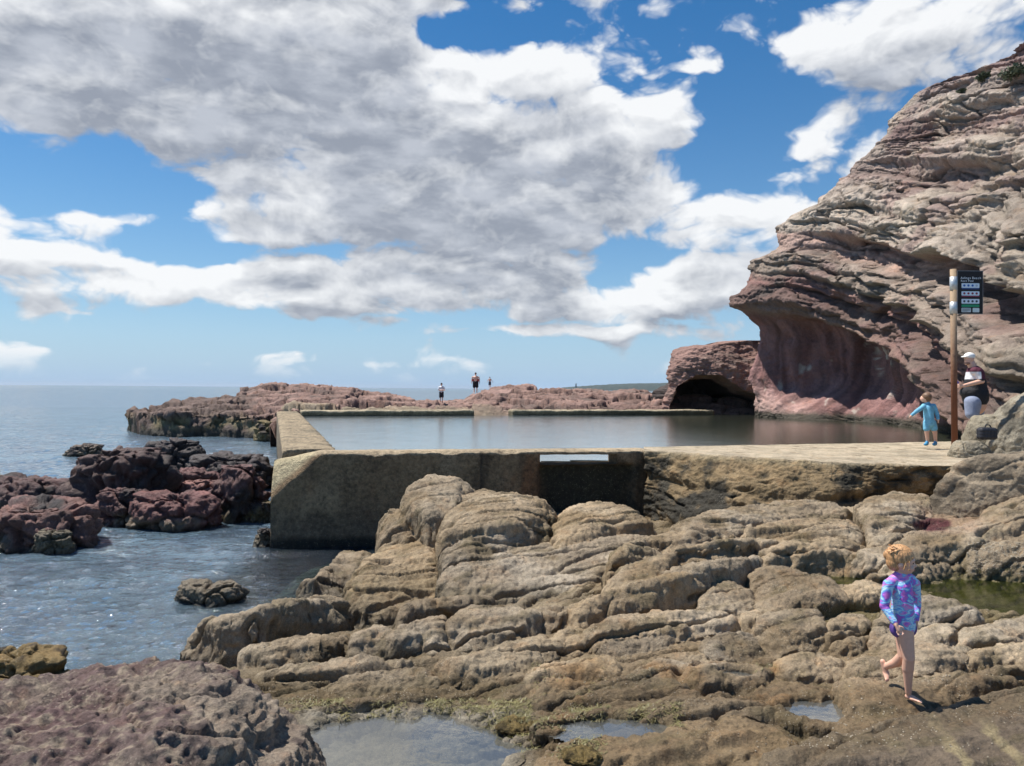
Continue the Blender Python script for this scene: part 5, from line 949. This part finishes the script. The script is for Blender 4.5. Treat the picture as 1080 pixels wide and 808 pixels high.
link('sun_suit', recol(blobmesh(sc_, [], .007, 2), 'sun_suit'), M_suit, boy)
for px in (977.5, 986.5): link('shoe', recol(blobmesh([(B(px, 468.2, .02), B(px-1.5, 468.6, -.07), .034, .030, (1, .9)), (B(px, 466.5), B(px, 468), .03, .034)], [], .006, 2), 'shoe'), plain('blue_water_shoe', (.05, .28, .50), .6), boy)

# --- three people far out on the low rocks ---
fpx, fpy = proj(PF.reshape(-1, 3)); PFl = PF.reshape(-1, 3)
def far_person(px, top, ft, label, shirt, shortc, lean=0, arm='down', Yd=55, hcol=(.04, .03, .025), skin=None, bulk=1.0):
    ii = np.flatnonzero((np.abs(fpx-px) < 3) & (np.abs(PFl[:, 1]-Yd) < 1.5)); g = PFl[ii]; gz = g[:, 2].max(); gx = atY(px, ft, Yd)[0]; want = atY(px, ft, Yd)[2]
    z0 = min(max(gz-.02, want-.4), want+.5) if len(ii) else want
    ht = (ft-top)/F*Yd+(want-z0); k = ht/1.75; o = V3(gx, Yd, z0)
    T = lambda x, y, z: o+V3(x*bulk if abs(x) < .3 else x, y, z)*k
    r = empty('person', tuple(o), label, 'person', 'people far out on the rocks')
    caps = [(T(0, 0, 1.42), T(0, 0, 1.55), .06*k, .055*k), (T(0, 0, 1.0), T(0, .0, 1.32), .13*k*bulk, .15*k*bulk, (1.1, .8)), (T(-.14, 0, 1.38), T(.14, 0, 1.38), .075*k, .075*k)]
    for sg in (-1, 1):
        lx = .085*sg; caps += [(T(lx, 0, .92), T(lx*1.1, -.03*sg, .50), .095*k*bulk, .06*k), (T(lx*1.1, -.03*sg, .50), T(lx*1.15, .0, .09), .06*k, .04*k), (T(lx*1.15, .03, .04), T(lx*1.2, -.14, .03), .04*k, .03*k)]
        if arm == 'down': e = T(.27*sg*bulk, -.02, 1.12); h_ = T(.27*sg*bulk, -.08, .86)
        elif arm == 'out': e = T(.34*sg, 0, 1.15); h_ = T(.46*sg, -.05, .90)
        else: e = T(.22*sg, -.05, 1.12); h_ = T(.30, -.2+.1*sg, 1.14)
        caps += [(T(.19*sg*bulk, 0, 1.37), e, .055*k, .045*k), (e, h_, .045*k, .032*k), (h_, h_+(h_-e)*.35, .036*k, .02*k, (1, .6))]
    ells = [(T(0, 0, 1.64), (.082*k, .095*k, .115*k)), (T(0, 0, .93), (.15*k*bulk, .11*k*bulk, .11*k))]
    link('body', recol(blobmesh(caps, ells, .018, 1), 'body'), skin or M_skint, r)
    link('hair', recol(blobmesh([], [(T(0, -.01, 1.68), (.09*k, .10*k, .09*k))], .016, 1), 'hair'), plain('dark_hair', hcol, .7), r)
    link('shorts', recol(blobmesh([(T(-.07, 0, .92), T(-.10, -.01, .56), .135*k*bulk, .105*k*bulk), (T(.07, 0, .92), T(.10, 0, .56), .135*k*bulk, .105*k*bulk)], [], .018, 1), 'shorts'), plain('swim_shorts', shortc, .8), r)
    if shirt: link('shirt', recol(blobmesh([(T(0, 0, .98), T(0, 0, 1.34), .16*k, .17*k, (1.1, .85)), (T(-.15, 0, 1.38), T(.15, 0, 1.38), .09*k, .09*k)] + [(T(.19*sg, 0, 1.37), T(.24*sg, -.02, 1.20), .075*k, .07*k) for sg in (-1, 1)], [], .018, 1), 'shirt'), plain('white_shirt', shirt, .8), r)
    return r
far_person(465.5, 404, 426, 'person in a white shirt and dark shorts standing alone on the far rocks', (.75, .75, .75), (.02, .02, .03), arm='fold', Yd=44)
rp = far_person(501.5, 393, 416.5, 'shirtless person in black shorts with a red towel at the waist on the far rocks', None, (.015, .015, .02), arm='down', Yd=52, bulk=1.2)
o = V3(*rp.location); k = .9
link('towel', recol(blobmesh([(o+V3(-.12, 0, 1.0)*k, o+V3(.12, 0, 1.0)*k, .16*k, .16*k, (.5, 1))], [], .02, 1), 'towel'), plain('red_towel', (.45, .05, .05), .9), rp)
far_person(516.5, 397.5, 417, 'shirtless person in grey shorts with arms held away from the body on the far rocks', None, (.05, .07, .10), arm='out', Yd=53)

# ================= signpost =================
SY = 13.35; S_ = lambda px, py, d=0: atY(px, py, SY+d); pf = S_(1007, 475); pt = S_(1005.3, 284)
sign = empty('information_sign', tuple(pf-V3(0, 0, .05)), 'tall rusty pole with a dark information board beside the man in the white cap', 'sign')
def rod(p0, p1, r, n=20):
    p0, p1 = Vector(p0), Vector(p1); b = bmesh.new(); d = p1-p0; bmesh.ops.create_cone(b, cap_ends=True, segments=n, radius1=r, radius2=r, depth=d.length, matrix=Matrix.Translation((p0+p1)/2)@d.to_track_quat('Z', 'Y').to_matrix().to_4x4())
    me = bpy.data.meshes.new('rod'); b.to_mesh(me); b.free(); return me
def polemat():
    m, nt, bs, out = newmat('weathered_pole'); tc = N(nt, 'ShaderNodeTexCoord').outputs['Object']; sp = N(nt, 'ShaderNodeSeparateXYZ'); L(nt, tc, sp.inputs[0]); n = noise(nt, tc, 9, 5, .7)
    z = mathn(nt, 'MULTIPLY_ADD', mathn(nt, 'SUBTRACT', n, .5), 1.6, sp.outputs[2]); c = mixrgb(nt, maprange(nt, z, .9, 2.9), (.17, .055, .022), (.36, .25, .15)); c = mixrgb(nt, maprange(nt, n, .55, .7, 0, .6), c, (.10, .035, .02)); L(nt, c, bs.inputs[0]); bs.inputs['Roughness'].default_value = .75; L(nt, bumpn(nt, n, .01), bs.inputs['Normal']); return m
link('pole', rod(pf-V3(0, 0, .25), pt, .052), polemat(), sign)
M_gal = plain('galvanised_band', (.50, .52, .53), .45, .12, 20, metal=.5)
for y0, y1 in ((292, 306), (318.5, 331)):
    a, b = S_(1005.6, y0), S_(1005.7, y1); cl = link('clamp', rod(a, b, .062), M_gal, sign)
    pb = bmesh.new(); bmesh.ops.create_cube(pb, size=1, matrix=Matrix.Translation(Vector((a+b)/2+V3(.085, .0, 0)))@Matrix.Diagonal((.10, .02, abs(a[2]-b[2])*.85, 1))); me = bpy.data.meshes.new('bracket'); pb.to_mesh(me); pb.free(); link('bracket', me, M_gal, sign, smooth=False)
c0 = S_(1009.2, 286.2); c1 = S_(1035.2, 331.2); yb = SY-.03
W_, Hh = c1[0]-c0[0], c0[2]-c1[2]
def slab(x0, x1, z0, z1, y, t, name, mat, par=sign, bev=.0):
    b = bmesh.new(); bmesh.ops.create_cube(b, size=1, matrix=Matrix.Translation(((x0+x1)/2, y+t/2, (z0+z1)/2))@Matrix.Diagonal((abs(x1-x0), t, abs(z1-z0), 1)))
    if bev: bmesh.ops.bevel(b, geom=[e for e in b.edges if abs(e.verts[0].co.y-e.verts[1].co.y) > 1e-4], offset=bev, segments=3, affect='EDGES')
    me = bpy.data.meshes.new(name); b.to_mesh(me); b.free(); return link(name, me, mat, par, smooth=False)
slab(c0[0]-.008, c1[0]+.008, c1[2]-.008, c0[2]+.008, yb+.001, .012, 'frame', plain('board_edge', (.42, .36, .33), .5))
board = slab(c0[0], c1[0], c1[2], c0[2], yb-.004, .01, 'board', plain('dark_sign_face', (.014, .010, .009), .75, .1))
def bx(u0, u1, v0, v1, col, y, name, parent=sign): return slab(c0[0]+u0*W_, c0[0]+u1*W_, c0[2]-v1*Hh, c0[2]-v0*Hh, y, .003, name, plain(name+'_paint', col, .4, .02), parent, .006)
for (v0, v1, w1, cb, cols) in ((.285, .395, .425, (.02, .06, .22), (.03, .12, .40)), (.475, .575, .605, (.25, .02, .05), (.25, .03, .05)), (.655, .765, None, None, (.05, .05, .06))):
    bx(.14, .86, v0, v1, (.70, .74, .78), yb-.008, 'symbol_strip')
    if w1: bx(.14, .86, v1+.006, w1, cb, yb-.0075, 'colour_strip')
    for i in range(4):
        u = .25+i*.165; cxx = c0[0]+u*W_; czz = c0[2]-(v0+v1)/2*Hh; b = bmesh.new(); bmesh.ops.create_cone(b, cap_ends=True, segments=18, radius1=.020, radius2=.020, depth=.003, matrix=Matrix.Translation((cxx, yb-.0102, czz))@Matrix.Rotation(math.pi/2, 4, 'X'))
        if cols[0] < .1 or True: me = bpy.data.meshes.new('symbol'); b.to_mesh(me); b.free(); link('symbol', me, plain('symbol_ink', cols if i != 3 or v0 > .4 else (.45, .50, .55), .5, .02), sign, smooth=False)
bx(.14, .86, .785, .845, (.01, .25, .10), yb-.008, 'green_strip')
bx(.14, .52, .865, .965, (.62, .64, .62), yb-.008, 'small_panel'); bx(.59, .86, .865, .965, (.66, .70, .66), yb-.008, 'small_panel')
for i in range(4): bx(.17, .49 if i != 3 else .38, .882+i*.019, .889+i*.019, (.15, .15, .15), yb-.0105, 'small_print')
def text(body, size, u, v, col):
    cu = bpy.data.curves.new('t', 'FONT'); cu.body = body; cu.size = size; cu.extrude = .0008; ob = bpy.data.objects.new('t', cu); TMP.collection.objects.link(ob); TMP.view_layers[0].update(); dg = TMP.view_layers[0].depsgraph; me = bpy.data.meshes.new_from_object(ob.evaluated_get(dg)); bpy.data.objects.remove(ob)
    me.transform(Matrix.Translation((c0[0]+u*W_, yb-.0065, c0[2]-v*Hh))@Matrix.Rotation(math.pi/2, 4, 'X')); link('letter', me, plain('white_lettering', (.85, .85, .85), .5, 0), sign, smooth=False)
def letters(body, size, u, v):
    x = u
    for ch in body:
        if ch == ' ': x += size*.30/W_; continue
        text(ch, size, x, v, 0); x += size*{'i': .27, 'l': .27, 'A': .68, 'B': .66, 'R': .68, 'P': .62, 's': .50}.get(ch, .58)/W_
letters('Aslings Beach', .056, .10, .185); letters('Rock Pool', .048, .11, .250)

# ================= black bag on the boulder =================
bp = S_(1041, 463, -.9); bag = empty('bag', tuple(bp), 'small black shoulder bag lying on the grey boulder below the man', 'bag'); M_bag = plain('black_nylon', (.012, .013, .02), .6, .3, 30, bump=.01, bscale=12)
link('bag_body', recol(blobmesh([], [(bp+V3(x*.09, y*.03, .09+z*.05), (.062, .055, .055)) for x in (-1, -.33, .33, 1) for y in (-1, 1) for z in (-1, 0, 1)], .009, 3), 'bag_body'), M_bag, bag)
link('bag_handle', recol(blobmesh([(bp+V3(-.06, -.02, .17), bp+V3(-.03, -.02, .235), .010, .010), (bp+V3(-.03, -.02, .235), bp+V3(.03, -.02, .235), .010, .010), (bp+V3(.03, -.02, .235), bp+V3(.06, -.02, .18), .010, .010)], [], .005, 0), 'bag_handle'), M_bag, bag)
link('bag_tag', recol(blobmesh([(bp+V3(-.115, -.045, .05), bp+V3(-.115, -.045, .09), .014, .014)], [], .005, 0), 'bag_tag'), plain('white_tag', (.6, .6, .6)), bag)

bpy.data.scenes.remove(TMP)
# ================= air =================
hb_ = bmesh.new(); bmesh.ops.create_cube(hb_, size=1, matrix=Matrix.Translation((0, 8000, 22))@Matrix.Diagonal((40000, 18000, 48, 1))); me = bpy.data.meshes.new('haze'); hb_.to_mesh(me); hb_.free()
m, nt, bs, out = newmat('sea_air'); nt.nodes.remove(bs); pv = N(nt, 'ShaderNodeVolumePrincipled'); pv.inputs['Color'].default_value = (.72, .82, .95, 1); pv.inputs['Density'].default_value = .00006; pv.inputs['Anisotropy'].default_value = .2; L(nt, pv.outputs[0], out.inputs['Volume'])
tag(link('haze', me, m, smooth=False), 'thin blue sea haze lying over the water and the distant headland', 'haze', kind='stuff')
